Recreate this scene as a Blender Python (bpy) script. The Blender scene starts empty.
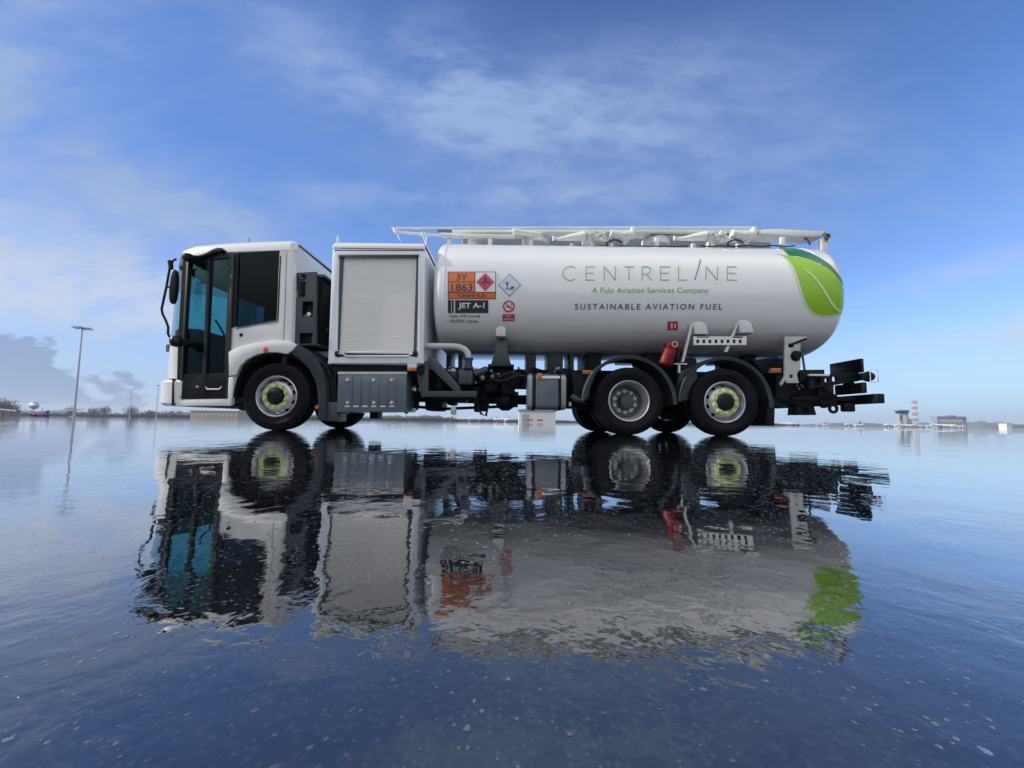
import bpy, bmesh, math, random
from mathutils import Vector, Matrix
random.seed(7)
sc = bpy.context.scene
C = sc.collection
rad = math.radians
PI = math.pi

# ------------------------------------------------------------------ camera model (survey of the place)
FPX, HC, PIT, ROL = 385., .175, rad(4.2), rad(.75)
CY = 422 - FPX*math.tan(PIT)
def ray(x, y):
    dx, dy = x-512, CY-y
    c, s = math.cos(ROL), math.sin(ROL)
    a = (dx*c-dy*s)/FPX; b = (dx*s+dy*c)/FPX
    return Vector((a, math.cos(PIT)-b*math.sin(PIT), math.sin(PIT)+b*math.cos(PIT)))
def at(x, y, Y=5.93):
    r = ray(x, y); t = Y/r.y
    return (r.x*t, r.z*t+HC)
def at3(x, y, Y=5.93):
    X, Z = at(x, y, Y); return Vector((X, Y, Z))
def pl(pts, Y=5.93):
    return [at(x, y, Y) for x, y in pts]

# ------------------------------------------------------------------ materials
MATS = {}
def mat(name, col, rough=.5, metal=0., coat=0., var=.12, scale=6., ior=1.5, bump=0., dirt=0., emit=None, spec=None):
    if name in MATS: return MATS[name]
    m = bpy.data.materials.new(name); m.use_nodes = True
    nt = m.node_tree; N = nt.nodes; L = nt.links
    p = N['Principled BSDF']
    tc = N.new('ShaderNodeTexCoord')
    nz = N.new('ShaderNodeTexNoise'); nz.inputs['Scale'].default_value = scale; nz.inputs['Detail'].default_value = 6
    nz.inputs['Roughness'].default_value = .65
    L.new(tc.outputs['Object'], nz.inputs['Vector'])
    mx = N.new('ShaderNodeMix'); mx.data_type = 'RGBA'
    c = list(col)+[1]
    mx.inputs[6].default_value = [v*(1-var) for v in col]+[1]
    mx.inputs[7].default_value = [min(1, v*(1+var)) for v in col]+[1]
    L.new(nz.outputs['Fac'], mx.inputs[0])
    last = mx.outputs[2]
    if dirt:
        n2 = N.new('ShaderNodeTexNoise'); n2.inputs['Scale'].default_value = 2.3; n2.inputs['Detail'].default_value = 9
        n2.inputs['Roughness'].default_value = .7
        L.new(tc.outputs['Object'], n2.inputs['Vector'])
        r2 = N.new('ShaderNodeMapRange'); r2.inputs[1].default_value = .48; r2.inputs[2].default_value = .75
        r2.inputs[3].default_value = 0; r2.inputs[4].default_value = dirt
        L.new(n2.outputs['Fac'], r2.inputs[0])
        m2 = N.new('ShaderNodeMix'); m2.data_type = 'RGBA'
        L.new(r2.outputs[0], m2.inputs[0]); L.new(last, m2.inputs[6]); m2.inputs[7].default_value = (.16, .14, .11, 1)
        last = m2.outputs[2]
    L.new(last, p.inputs['Base Color'])
    mr = N.new('ShaderNodeMapRange'); mr.inputs[3].default_value = max(0, rough*.8); mr.inputs[4].default_value = min(1, rough*1.25)
    L.new(nz.outputs['Fac'], mr.inputs[0]); L.new(mr.outputs[0], p.inputs['Roughness'])
    p.inputs['Metallic'].default_value = metal
    p.inputs['IOR'].default_value = ior
    p.inputs['Coat Weight'].default_value = coat; p.inputs['Coat Roughness'].default_value = .04
    if spec is not None: p.inputs['Specular IOR Level'].default_value = spec
    if bump:
        b = N.new('ShaderNodeBump'); b.inputs['Strength'].default_value = .4; b.inputs['Distance'].default_value = bump
        L.new(nz.outputs['Fac'], b.inputs['Height']); L.new(b.outputs[0], p.inputs['Normal'])
    if emit:
        p.inputs['Emission Color'].default_value = list(emit[:3])+[1]; p.inputs['Emission Strength'].default_value = emit[3]
    MATS[name] = m
    return m
WHITE = mat('white_coach_paint', (.74, .745, .73), .35, coat=.8, var=.03, scale=2, dirt=.05)
TANKP = mat('tank_gloss_paint', (.80, .815, .81), .22, coat=1., var=.02, scale=1.5, dirt=.03)
RAILP = mat('rail_white_paint', (.78, .79, .76), .4, coat=.3, var=.06, scale=9, dirt=.12)
ALU = mat('brushed_aluminium', (.70, .70, .665), .42, metal=.2, var=.05, scale=20, dirt=.08)
FRAMEA = mat('anodised_frame', (.76, .79, .82), .38, metal=.1, coat=.4, var=.04)
GREYP = mat('grey_enamel', (.036, .050, .060), .45, coat=.1, var=.15, scale=8, dirt=.15)
LOCK = mat('locker_grey_paint', (.115, .145, .165), .33, metal=.25, coat=.4, var=.1, scale=7, dirt=.2)
CHAS = mat('chassis_dark_paint', (.008, .011, .016), .5, coat=.0, var=.3, scale=10, dirt=.06, spec=.15)
GREASE = mat('oily_running_gear', (.005, .007, .011), .5, var=.5, scale=14, bump=.004, spec=.15)
BLACK = mat('black_plastic', (.004, .005, .010), .32, var=.15, spec=.35)
MATTB = mat('matt_black_trim', (.004, .005, .008), .55, var=.2, spec=.25)
GUARD = mat('mudguard_plastic', (.028, .036, .045), .5, var=.12, scale=12, dirt=.06, spec=.25)
RUBBER = mat('tyre_rubber', (.004, .0055, .008), .62, var=.3, scale=22, dirt=.04, bump=.001, spec=.12)
STEEL = mat('wheel_steel', (.60, .60, .63), .36, metal=.6, var=.15, scale=15, dirt=.25)
DSTEEL = mat('dark_wheel_steel', (.07, .075, .085), .42, metal=.5, var=.25, scale=15, dirt=.2)
LIME = mat('wheel_nut_indicator_lime', (.52, .64, .26), .5, var=.12, scale=30)
ORANGE = mat('amber_lamp_lens', (.42, .11, .008), .25, coat=1, var=.08)
ORED = mat('orange_red_lens', (.65, .13, .03), .25, coat=1, var=.08)
RED = mat('extinguisher_red', (.14, .002, .003), .5, coat=.05, spec=.3, var=.1)
PIPE = mat('light_grey_pipe_paint', (.50, .52, .50), .35, coat=.5, var=.05)
BRASS = mat('brass_fitting', (.55, .32, .20), .35, metal=.7, var=.2)
HOSE = mat('black_hose', (.02, .02, .022), .5)
INTER = mat('cab_interior_dark', (.006, .010, .016), .7, var=.2)
SEATM = mat('seat_fabric_dark', (.008, .012, .018), .85, var=.25, scale=30)
# decals
D_OR = mat('sign_orange', (.72, .15, .02), .35, coat=.5, var=.05)
D_RED = mat('sign_red', (.60, .02, .06), .35, coat=.5, var=.05)
D_WHT = mat('sign_white', (.78, .78, .78), .35, coat=.5, var=.03)
D_BLK = mat('sign_black', (.015, .015, .022), .35, coat=.5, var=.05)
D_GRY = mat('lettering_grey', (.10, .115, .13), .4, coat=.5, var=.05)
D_GRN = mat('lettering_sage_green', (.22, .43, .11), .4, coat=.5, var=.05)
LEAF1 = mat('leaf_lime_green', (.27, .55, .002), .4, coat=.35, var=.06, scale=1.2)
LEAF2 = mat('leaf_deep_green', (.010, .19, .045), .4, coat=.35, var=.05)
LEAFE = mat('leaf_pale_edge', (.62, .74, .42), .35, coat=.6, var=.03)
PADM = mat('bracket_pad_paint', (.66, .67, .66), .45, coat=.3, var=.06, scale=9, dirt=.2)

def glass_mat(name, tint, refl=.1, rough=0.02):
    m = bpy.data.materials.new(name); m.use_nodes = True
    nt = m.node_tree; N = nt.nodes; L = nt.links
    N.remove(N['Principled BSDF'])
    out = N['Material Output']
    tr = N.new('ShaderNodeBsdfTransparent'); gl = N.new('ShaderNodeBsdfGlossy')
    gl.inputs['Roughness'].default_value = rough
    nz = N.new('ShaderNodeTexNoise'); nz.inputs['Scale'].default_value = 3.
    cr = N.new('ShaderNodeMix'); cr.data_type = 'RGBA'
    cr.inputs[6].default_value = [v*.94 for v in tint]+[1]; cr.inputs[7].default_value = list(tint)+[1]
    L.new(nz.outputs['Fac'], cr.inputs[0]); L.new(cr.outputs[2], tr.inputs['Color'])
    lw = N.new('ShaderNodeFresnel'); lw.inputs['IOR'].default_value = 1.45
    mu = N.new('ShaderNodeMath'); mu.operation = 'MULTIPLY'; mu.inputs[1].default_value = refl*10
    mu.use_clamp = True
    mx = N.new('ShaderNodeMixShader')
    L.new(lw.outputs[0], mu.inputs[0]); L.new(mu.outputs[0], mx.inputs[0])
    L.new(tr.outputs[0], mx.inputs[1]); L.new(gl.outputs[0], mx.inputs[2])
    L.new(mx.outputs[0], out.inputs['Surface'])
    return m
GLASS = glass_mat('teal_tinted_glass', (.36, .70, .73), .05)
SCREEN = glass_mat('clear_screen_glass', (.86, .95, .95), .06)
GLASSD = glass_mat('dark_privacy_glass', (.07, .24, .28), .04)

# ------------------------------------------------------------------ mesh building
class MB:
    def __init__(s): s.bm = bmesh.new()
    def box(s, x0, x1, y0, y1, z0, z1, bev=0., rot=None, seg=2):
        b = bmesh.new(); bmesh.ops.create_cube(b, size=1)
        bmesh.ops.scale(b, vec=(abs(x1-x0), abs(y1-y0), abs(z1-z0)), verts=b.verts)
        if bev: bmesh.ops.bevel(b, geom=list(b.edges), offset=bev, segments=seg, affect='EDGES', profile=.5)
        if rot is not None: bmesh.ops.transform(b, matrix=rot.to_4x4(), verts=b.verts)
        bmesh.ops.translate(b, vec=((x0+x1)/2, (y0+y1)/2, (z0+z1)/2), verts=b.verts)
        s._add(b); return s
    def _add(s, b):
        me = bpy.data.meshes.new('tmp'); b.to_mesh(me); b.free(); s.bm.from_mesh(me); bpy.data.meshes.remove(me)
    def tube(s, pts, r, seg=12, caps=True):
        pts = [Vector(p) for p in pts]
        rs = r if isinstance(r, (list, tuple)) else [r]*len(pts)
        rings = []; up = None
        for i, p in enumerate(pts):
            t = (pts[min(i+1, len(pts)-1)]-pts[max(i-1, 0)]).normalized()
            if up is None:
                up = Vector((0, 0, 1)) if abs(t.z) < .9 else Vector((0, 1, 0))
            u = (up - t*up.dot(t)).normalized(); v = t.cross(u); up = u
            rings.append([s.bm.verts.new(p+(u*math.cos(a)+v*math.sin(a))*rs[i]) for a in [2*PI*k/seg for k in range(seg)]])
        for a, b in zip(rings, rings[1:]):
            for k in range(seg): s.bm.faces.new((a[k], a[(k+1) % seg], b[(k+1) % seg], b[k]))
        if caps:
            s.bm.faces.new(rings[0][::-1]); s.bm.faces.new(rings[-1])
        return s
    def cyl(s, p0, p1, r, seg=16): return s.tube([p0, p1], r, seg)
    def lathe(s, prof, seg=48, c=(0, 0, 0), axis='y', closed=False, caps=True):
        # prof: (radius, along)
        c = Vector(c); rings = []
        for r, h in prof:
            ring = []
            for k in range(seg):
                a = 2*PI*k/seg; u, v = r*math.cos(a), r*math.sin(a)
                d = {'y': (u, h, v), 'x': (h, u, v), 'z': (u, v, h)}[axis]
                ring.append(s.bm.verts.new(c+Vector(d)))
            rings.append(ring)
        prs = list(zip(rings, rings[1:]))
        if closed: prs.append((rings[-1], rings[0]))
        for a, b in prs:
            for k in range(seg):
                s.bm.faces.new((a[k], a[(k+1) % seg], b[(k+1) % seg], b[k]))
        if not closed and caps:
            for i in (0, -1):
                if prof[i][0] > 1e-4: s.bm.faces.new(rings[i])
        return s
    def plate(s, outer, y0, y1, holes=(), bev=0.):
        b = bmesh.new(); es = []
        for loop in [outer]+list(holes):
            vs = [b.verts.new((x, y0, z)) for x, z in loop]
            for i in range(len(vs)): es.append(b.edges.new((vs[i], vs[(i+1) % len(vs)])))
        bmesh.ops.triangle_fill(b, use_beauty=True, use_dissolve=False, edges=es)
        if abs(y1-y0) > 1e-6:
            r = bmesh.ops.extrude_face_region(b, geom=list(b.faces))
            bmesh.ops.translate(b, vec=(0, y1-y0, 0), verts=[g for g in r['geom'] if isinstance(g, bmesh.types.BMVert)])
            bmesh.ops.recalc_face_normals(b, faces=b.faces)
            if bev:
                eds = [e for e in b.edges if len(e.link_faces) == 2 and e.calc_face_angle(0) > .9 and abs(e.verts[0].co.y-e.verts[1].co.y) < 1e-6]
                bmesh.ops.bevel(b, geom=eds, offset=bev, segments=2, affect='EDGES', profile=.5)
        s._add(b); return s
    def grid(s, rows, closed=False):
        g = [[s.bm.verts.new(p) for p in r] for r in rows]
        n = len(g[0])
        for a, b in zip(g, g[1:]):
            for k in range(n-1+(1 if closed else 0)):
                s.bm.faces.new((a[k], a[(k+1) % n], b[(k+1) % n], b[k]))
        return s
    def build(s, name, m, parent=None, label=None, off=None, sharp=32, recalc=True, solid=0):
        bmesh.ops.remove_doubles(s.bm, verts=s.bm.verts, dist=1e-5)
        if recalc: bmesh.ops.recalc_face_normals(s.bm, faces=s.bm.faces)
        if solid: 
            bmesh.ops.solidify(s.bm, geom=list(s.bm.faces), thickness=solid)
        me = bpy.data.meshes.new(name); s.bm.to_mesh(me); s.bm.free()
        me.materials.append(m)
        for p in me.polygons: p.use_smooth = True
        me.set_sharp_from_angle(angle=rad(sharp))
        o = bpy.data.objects.new(name, me); C.objects.link(o)
        if parent:
            o.parent = parent
            if off is None: off = parent.get('_k') and Vector(parent['_k'])*-1 or Vector((0, 0, 0))
        if off is not None: o.location = off
        if label: o['label'] = label
        return o
def islands(mb):
    """one MB per loose piece"""
    bm = mb.bm; seen = set(); out = []
    bmesh.ops.remove_doubles(bm, verts=bm.verts, dist=1e-5)
    bm.verts.index_update()
    for v0 in bm.verts:
        if v0.index in seen: continue
        st_, comp = [v0], []
        seen.add(v0.index)
        while st_:
            v = st_.pop(); comp.append(v)
            for e in v.link_edges:
                w2 = e.other_vert(v)
                if w2.index not in seen: seen.add(w2.index); st_.append(w2)
        n_ = MB(); mp = {v: n_.bm.verts.new(v.co) for v in comp}
        fs = {f for v in comp for f in v.link_faces}
        for f in fs: n_.bm.faces.new([mp[v] for v in f.verts])
        out.append(n_)
    bm.free(); return out
def each(mb, name, m, parent, label=None, **k):
    return [i.build(name, m, parent, label, off=Vector((0, 0, 0)), **k) for i in islands(mb)]
def tag(o, label=None, cat=None, group=None, kind=None):
    if label: o['label'] = label
    if cat: o['category'] = cat
    if group: o['group'] = group
    if kind: o['kind'] = kind
    return o
def empty(name, loc=(0, 0, 0)):
    o = bpy.data.objects.new(name, None); C.objects.link(o); o.location = loc; o.empty_display_size = .3; return o
def kids(o): return [c for c in C.objects if c.parent == o]
def copy_tree(o, parent=None):
    c = o.copy(); C.objects.link(c)
    if parent: c.parent = parent
    for ch in kids(o): copy_tree(ch, c)
    return c

# ================================================================== FUEL TRUCK
TB = Vector((.2, 7.15, 0))
truck = empty('fuel_truck', TB)
tag(truck, 'white three-axle aviation fuel tanker truck parked on the wet apron', 'truck')
def part(mb, name, m, label=None, parent=None, **k):
    # children of the truck are written in place coordinates; sub-parts share their part's frame
    return mb.build(name, m, parent or truck, label, off=(-TB if parent is None else Vector((0, 0, 0))), **k)
def parts(mb, name, m, label=None, parent=None, **k):
    return [part(i, name, m, label, parent, **k) for i in islands(mb)]
YN, YF = 5.93, 8.37

# ---------------------------------------------------------------- cab shell
XR = -3.45
side_out = pl([(185, 254.5), (293, 249), (289.5, 346), (286, 354), (275, 352.5), (262, 353.5), (250, 358), (241, 366), (236.5, 376), (234, 390), (232, 405), (176.5, 405.5), (176, 380)])
door_hole = pl([(187.2, 258), (234.5, 252.5), (228, 398.6), (178.6, 399.2)])
win_hole = pl([(238.5, 252.5), (279.5, 250.5), (276.5, 319.5), (235.5, 326.5)])
cab = part(MB().plate(side_out, YN, YN+.05, [door_hole, win_hole], bev=.006), 'cab', WHITE, 'white flat-fronted cab')
far_win = [(-3.75, 1.75), (-3.75, 2.72), (-4.95, 2.72), (-4.95, 1.65)]
far_out = [(-5.15, 2.77), (XR, 2.86), (XR, 1.30), (-3.1, .6), (-5.1, .4), (-5.15, .8)]
part(MB().plate(far_out, YF-.05, YF, [far_win]), 'side_panel', WHITE, parent=cab)
# front, lofted round the corners
def plan(x0, xf, z, n=8, inset=0):
    ry = .36; pts = []
    for k in range(n+1):
        a = PI/2*k/n; pts.append((x0+(xf-x0)*math.sin(a), YN+inset+ry*(1-math.cos(a)), z))
    for y in (6.7, 7.15, 7.6): pts.append((xf-.05, y, z))
    for k in range(n, -1, -1):
        a = PI/2*k/n; pts.append((x0+(xf-x0)*math.sin(a), YF-inset-ry*(1-math.cos(a)), z))
    return pts
def rows(spec, inset=0): return [plan(x0, xf, z, inset=inset) for x0, xf, z in spec]
part(MB().grid(rows([(-5.14, -5.525, .78), (-5.145, -5.550, 1.0), (-5.15, -5.555, 1.25), (-5.15, -5.545, 1.36)])), 'front_panel', WHITE, parent=cab, solid=.02)
part(MB().grid(rows([(-5.15, -5.545, 1.375), (-5.16, -5.535, 1.8), (-5.17, -5.515, 2.3), (-5.18, -5.485, 2.58)], .008)), 'windscreen', SCREEN, parent=cab)
part(MB().grid(rows([(-5.18, -5.485, 2.585), (-5.185, -5.465, 2.72), (-5.19, -5.435, 2.775)], .006)), 'windscreen_header', BLACK, parent=cab, solid=.015)
part(MB().grid(rows([(-5.14, -5.505, 1.365), (-5.145, -5.505, 1.42)], .02)), 'windscreen_seal', BLACK, parent=cab, solid=.015)
# a-pillar
ap = MB().plate(pl([(183.2, 255), (187.4, 255), (178.9, 399), (176.2, 399), (178.5, 330)], 5.925), 5.925, 5.99)
part(ap, 'corner_pillar', MATTB, parent=cab)
# roof cap with rounded edges
zr0, zr1 = at(184, 255)[1], at(293, 249)[1]
rp = []
def roofrow(x, zb, zt, ins):
    r = .10; pts = []
    for k in range(7):
        a = PI/2*k/6; pts.append((x, YN+ins+r*(1-math.sin(a)) if 0 else YN+ins+r*(1-math.cos(a)), zb+(zt-zb)*math.sin(a)))
    q = [(p[0], YN+YF-p[1], p[2]) for p in pts][::-1]
    return pts+[(x, 7.15, zt+.02)]+q
R_ = []
for x, zb, zt, ins in [(-5.44, 2.75, 2.745, .30), (-5.41, 2.75, 2.79, .16), (-5.31, 2.755, 2.84, .06), (-5.1, 2.765, 2.885, .01), (-4.6, 2.80, 2.93, -.006), (-4.0, 2.83, 2.965, -.006), (-3.56, 2.85, 2.985, -.006), (-3.50, 2.85, 2.975, -.002), (-3.455, 2.85, 2.94, .015)]:
    R_.append(roofrow(x, zb, zt+.055, ins))
rf = MB().grid(R_); rf.bm.faces.new([rf.bm.verts[i] for i in []]) if 0 else None
part(rf, 'roof', WHITE, parent=cab, solid=.02)
# rear wall with rounded near corner
rw = MB()
cw = []
for z in (1.32, 1.9, 2.4, 2.955):
    xb = XR - (z-1.32)*.03
    r = [(xb-.05, YN+.001, z), (xb-.02, YN+.01, z), (xb+.0, YN+.04, z), (xb+.005, YN+.08, z), (xb+.005, 7.15, z), (xb+.005, YF-.02, z)]
    cw.append(r)
rw.grid(cw)
part(rw, 'rear_wall', WHITE, parent=cab, solid=.02)
part(MB().box(XR+.0, XR+.012, 6.0, 8.3, 2.35, 2.36).box(XR-.01, XR+.004, 6.0, 8.3, 1.36, 1.375), 'rear_seam', LOCK, parent=cab)
# sills, flange over the wheel
fl = pl([(229.5, 352), (240, 347), (256, 343), (272, 341), (284, 341), (292, 342), (298, 345), (294, 350), (288, 354.2), (278, 352.6), (268, 352.5), (258, 354.5), (248, 359.5), (241, 366), (236.8, 375), (229.7, 376)], 5.90)
part(MB().plate(fl, 5.875, 5.93, bev=.012), 'wheel_arch_flange', WHITE, parent=cab)
part(MB().plate(pl([(177.5, 400.2), (228, 399.2), (229, 377), (234.3, 377), (232.5, 396), (231.3, 405.8), (176, 406)], 5.905), 5.895, 5.93, bev=.008), 'sill', WHITE, parent=cab)
part(MB().plate(pl([(237.2, 327.5), (237, 326), (278, 319), (278, 320.5)], 5.925), 5.922, 5.93), 'waist_seam', BLACK, parent=cab)
part(MB().plate(pl([(279.8, 256), (281, 256), (278.3, 320), (277, 320)], 5.925), 5.924, 5.931), 'window_seam', MATTB, parent=cab)
part(MB().cyl(at3(241.5, 335, 5.92), at3(241.5, 335, 5.94), .028), 'lock_cap', MATTB, parent=cab)
part(MB().lathe([(0, -.012), (.03, -.01), (.045, .004), (.05, .03)], 20, at3(265.5, 349.3, 5.87)), 'marker_lamp', ORED, parent=cab)
part(MB().cyl(at3(249, 246, 6.4), at3(249, 238, 6.4), .006, 6).cyl(at3(249, 247, 6.4), at3(249, 245, 6.4), .015, 8), 'antenna', MATTB, parent=cab)
part(MB().tube([at3(286.6, 252, 5.925), at3(285.2, 300, 5.925), at3(283.6, 341, 5.925)], .004, 6), 'panel_seam', LOCK, parent=cab)
part(MB().plate(pl([(236, 328.2), (279, 321.3), (279, 321.8), (236, 328.8)], 5.925), 5.921, 5.93), 'panel_seam', LOCK, parent=cab)
part(MB().tube([(-5.50, 6.5, 1.42), (-5.53, 6.7, 1.50), (-5.53, 7.4, 1.62)], .012, 6).tube([(-5.545, 6.75, 1.50), (-5.545, 7.5, 1.60)], .009, 6), 'wiper', MATTB, parent=cab)
part(MB().plate(pl([(167.2, 345), (170.5, 344.5), (170.2, 352), (167, 352)], 6.08), 6.06, 6.08), 'grille_vent', LOCK, parent=cab)
# bumper: wraps the corner
bp = []
for z, o in ((.36, -.03), (.40, .0), (.72, .012), (.755, -.02)):
    r_ = []
    for k in range(9):
        a = PI/2*k/8; r_.append((-5.13-(.41+o)*math.sin(a)**.8 if a else -5.13, 5.90-o+.22*(1-math.cos(a))**.9, z))
    r_ += [(p[0], 14.30-p[1], p[2]) for p in r_[::-1]]
    r_ = [(-5.08, 5.905-o, z)]+r_
    bp.append(r_)
bump = part(MB().grid(bp), 'bumper', WHITE, solid=.03)
part(MB().plate(pl([(173.2, 380), (174.6, 380), (173.9, 405), (172.3, 405)], 5.90), 5.885, 5.93), 'bumper_gap', MATTB, parent=bump)
parts(MB().box(-5.56, -5.50, 6.25, 6.55, .50, .63, .01).box(-5.56, -5.50, 7.75, 8.05, .50, .63, .01), 'headlight', D_WHT, parent=bump)
# interior
it = MB().box(-5.05, -3.5, 6.02, 8.3, .45, .50).box(-5.38, -4.98, 6.02, 8.28, .8, 1.60, .06).box(-3.62, -3.55, 6.0, 8.3, .5, 2.8)
it.box(-5.30, -3.55, 6.06, 8.24, 2.64, 2.78).box(-5.33, -3.5, 6.3, 8.0, 2.60, 2.7)
it.grid(rows([(-5.12, -5.44, .42), (-5.12, -5.46, 1.0), (-5.12, -5.46, 1.52)], .03))
it.box(-4.6, -3.6, 6.6, 7.7, .5, 1.2, .05)
part(it, 'interior', INTER, parent=cab)
for y in (6.25, 7.75):
    st = MB().box(-4.35, -3.85, y-.25, y+.25, 1.15, 1.3, .05).box(-3.98, -3.84, y-.24, y+.24, 1.3, 1.95, .05).box(-3.98, -3.87, y-.13, y+.13, 1.98, 2.22, .04)
    part(st, 'seat', SEATM, parent=cab)
sw = MB()
cw_ = Vector((-4.72, 7.75, 1.62)); tl = Matrix.Rotation(rad(-62), 3, 'Y')
sw.tube([cw_+tl @ Vector((.23*math.cos(a), .23*math.sin(a), 0)) for a in [2*PI*k/24 for k in range(25)]], .016, 8)
sw.cyl(cw_, cw_+Vector((-.3, 0, -.35)), .03).cyl(cw_+tl @ Vector((0, .23, 0)), cw_+tl @ Vector((0, -.23, 0)), .012)
part(sw, 'steering_wheel', BLACK, parent=cab)
parts(MB().tube([at3(215.5, 320, 6.4), at3(221, 329, 6.42), at3(226, 339, 6.45)], .018, 8).lathe([(0, -.02), (.04, -.015), (.04, .015), (0, .02)], 16, at3(203.5, 282, 6.2)).tube([at3(203.5, 282, 6.2), at3(211, 276, 6.25)], .03, 8), 'grab_handle', BLACK, parent=cab)

# ---------------------------------------------------------------- bi-fold door
def quad(l0, r0, l1, r1):   # top-left, top-right, bottom-left, bottom-right
    return pl([l0, r0, r1, l1], 5.925)
dfo = pl([(187.6, 258.6), (234.2, 253.2), (227.8, 398.2), (179, 398.8)], 5.93)
g1 = pl([(190.6, 262), (207.8, 260), (203.2, 374), (183.6, 374.5)], 5.93)
g2 = pl([(212.2, 259.5), (229.5, 258), (224.8, 373.2), (207.2, 373.8)], 5.93)
door = part(MB().plate(dfo, 5.915, 5.965, [g1, g2], bev=.004), 'door', BLACK, 'black bi-fold glass passenger door')
part(MB().plate(g1, 5.938, 5.946), 'glass', GLASS, parent=door)
part(MB().plate(g2, 5.938, 5.946), 'glass', GLASS, parent=door)
part(MB().plate(pl([(209.2, 259.5), (210.5, 259.4), (205.2, 397.5), (203.9, 397.6)], 5.91), 5.905, 5.915), 'centre_seal', MATTB, parent=door)
part(MB().plate(pl([(231.4, 254), (234.4, 253.7), (228.2, 398), (225.8, 398)], 5.905), 5.900, 5.915, bev=.003).plate(pl([(187.8, 259), (189.3, 258.9), (181, 398), (179.4, 398)], 5.905), 5.900, 5.915, bev=.003), 'edge_strip', GUARD, parent=door)
part(MB().tube([at3(207, 389.2, 5.89), at3(219.5, 389.2, 5.89)], .012, 8).tube([at3(207, 389.2, 5.89), at3(205.8, 386.9, 5.91)], .008, 6).tube([at3(219.5, 389.2, 5.89), at3(221.5, 386.5, 5.91)], .008, 6), 'handle', STEEL, parent=door)
vt = MB()
for k in range(5):
    x = 187.5+k*2.2; vt.plate(pl([(x, 385.3), (x+1.3, 385.3), (x+1.1, 388.2), (x-.2, 388.2)], 5.91), 5.905, 5.916)
part(vt, 'vent', GUARD, parent=door)
part(MB().cyl(at3(197.3, 386.6, 5.90), at3(197.3, 386.6, 5.916), .018), 'lock', STEEL, parent=door)
# side window
sidewin = part(MB().plate(pl([(238.7, 252.7), (279.3, 250.7), (276.3, 319.3), (235.7, 326.3)], 5.93), 5.936, 5.946), 'side_window', GLASSD, 'dark tinted side window')
part(MB().plate(pl([(234.9, 252.8), (238.9, 252.4), (235.8, 326.8), (231.4, 327.5)], 5.92), 5.918, 5.935), 'pillar', MATTB, parent=sidewin)
part(MB().plate(far_win, 8.335, 8.345), 'far_window', GLASS)
# wavy mirror-heater / wiper arm over the door
wv = pl([(185, 254.2), (192, 255.6), (200, 255.6), (207, 252.8), (213, 249.6), (218, 248), (222.5, 248.2), (224.5, 250.6), (222, 252.2), (216, 252.6), (210, 255.2), (203, 257.4), (193, 257.6), (186, 256.6)], 5.87)
part(MB().plate(wv, 5.85, 5.93, bev=.01), 'door_hinge_cover', BLACK)
# mirror
mir = part(MB().tube([at3(x, y, 5.75) for x, y in ((176, 259), (171, 262), (168.5, 275), (166.6, 286), (164, 298), (161.6, 309), (162.6, 314), (166, 321), (168.2, 327), (168, 334), (171, 339), (177, 341))], .016, 10), 'mirror_arm', MATTB, 'black looped mirror arm')
parts(MB().box(-5.08, -4.95, 5.70, 5.95, 2.58, 2.70, .04).tube([at3(170.3, 261, 5.74), at3(171, 269, 5.74)], [.035, .03], 12).box(-5.08, -4.95, 5.72, 5.98, 1.27, 1.37, .04), 'mount', MATTB, parent=mir)
mh = MB(); cc = at3(174.2, 287, 5.72)
rws = []
for k in range(9):
    a = PI*k/8; z = .27*math.cos(a); w = max(.001, math.sin(a)**.55)
    rws.append([(cc.x+.045*w*math.cos(t), cc.y+.07*w*math.sin(t), cc.z+z) for t in [2*PI*j/16 for j in range(16)]])
mh.grid(rws, closed=True)
part(mh, 'mirror_head', BLACK, parent=mir)
m2 = MB(); cc = at3(176.5, 341.5, 5.72)
m2.grid([[(cc.x+.08*max(.001, math.sin(PI*k/8)**.6)*math.cos(t), cc.y+.09*max(.001, math.sin(PI*k/8)**.6)*math.sin(t), cc.z+.085*math.cos(PI*k/8)) for t in [2*PI*j/16 for j in range(16)]] for k in range(9)], closed=True)
part(m2, 'kerb_mirror', BLACK, parent=mir)
part(MB().tube([at3(168, 287, 5.74), at3(173, 287, 5.74)], .02, 8), 'clamp', MATTB, parent=mir)

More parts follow.
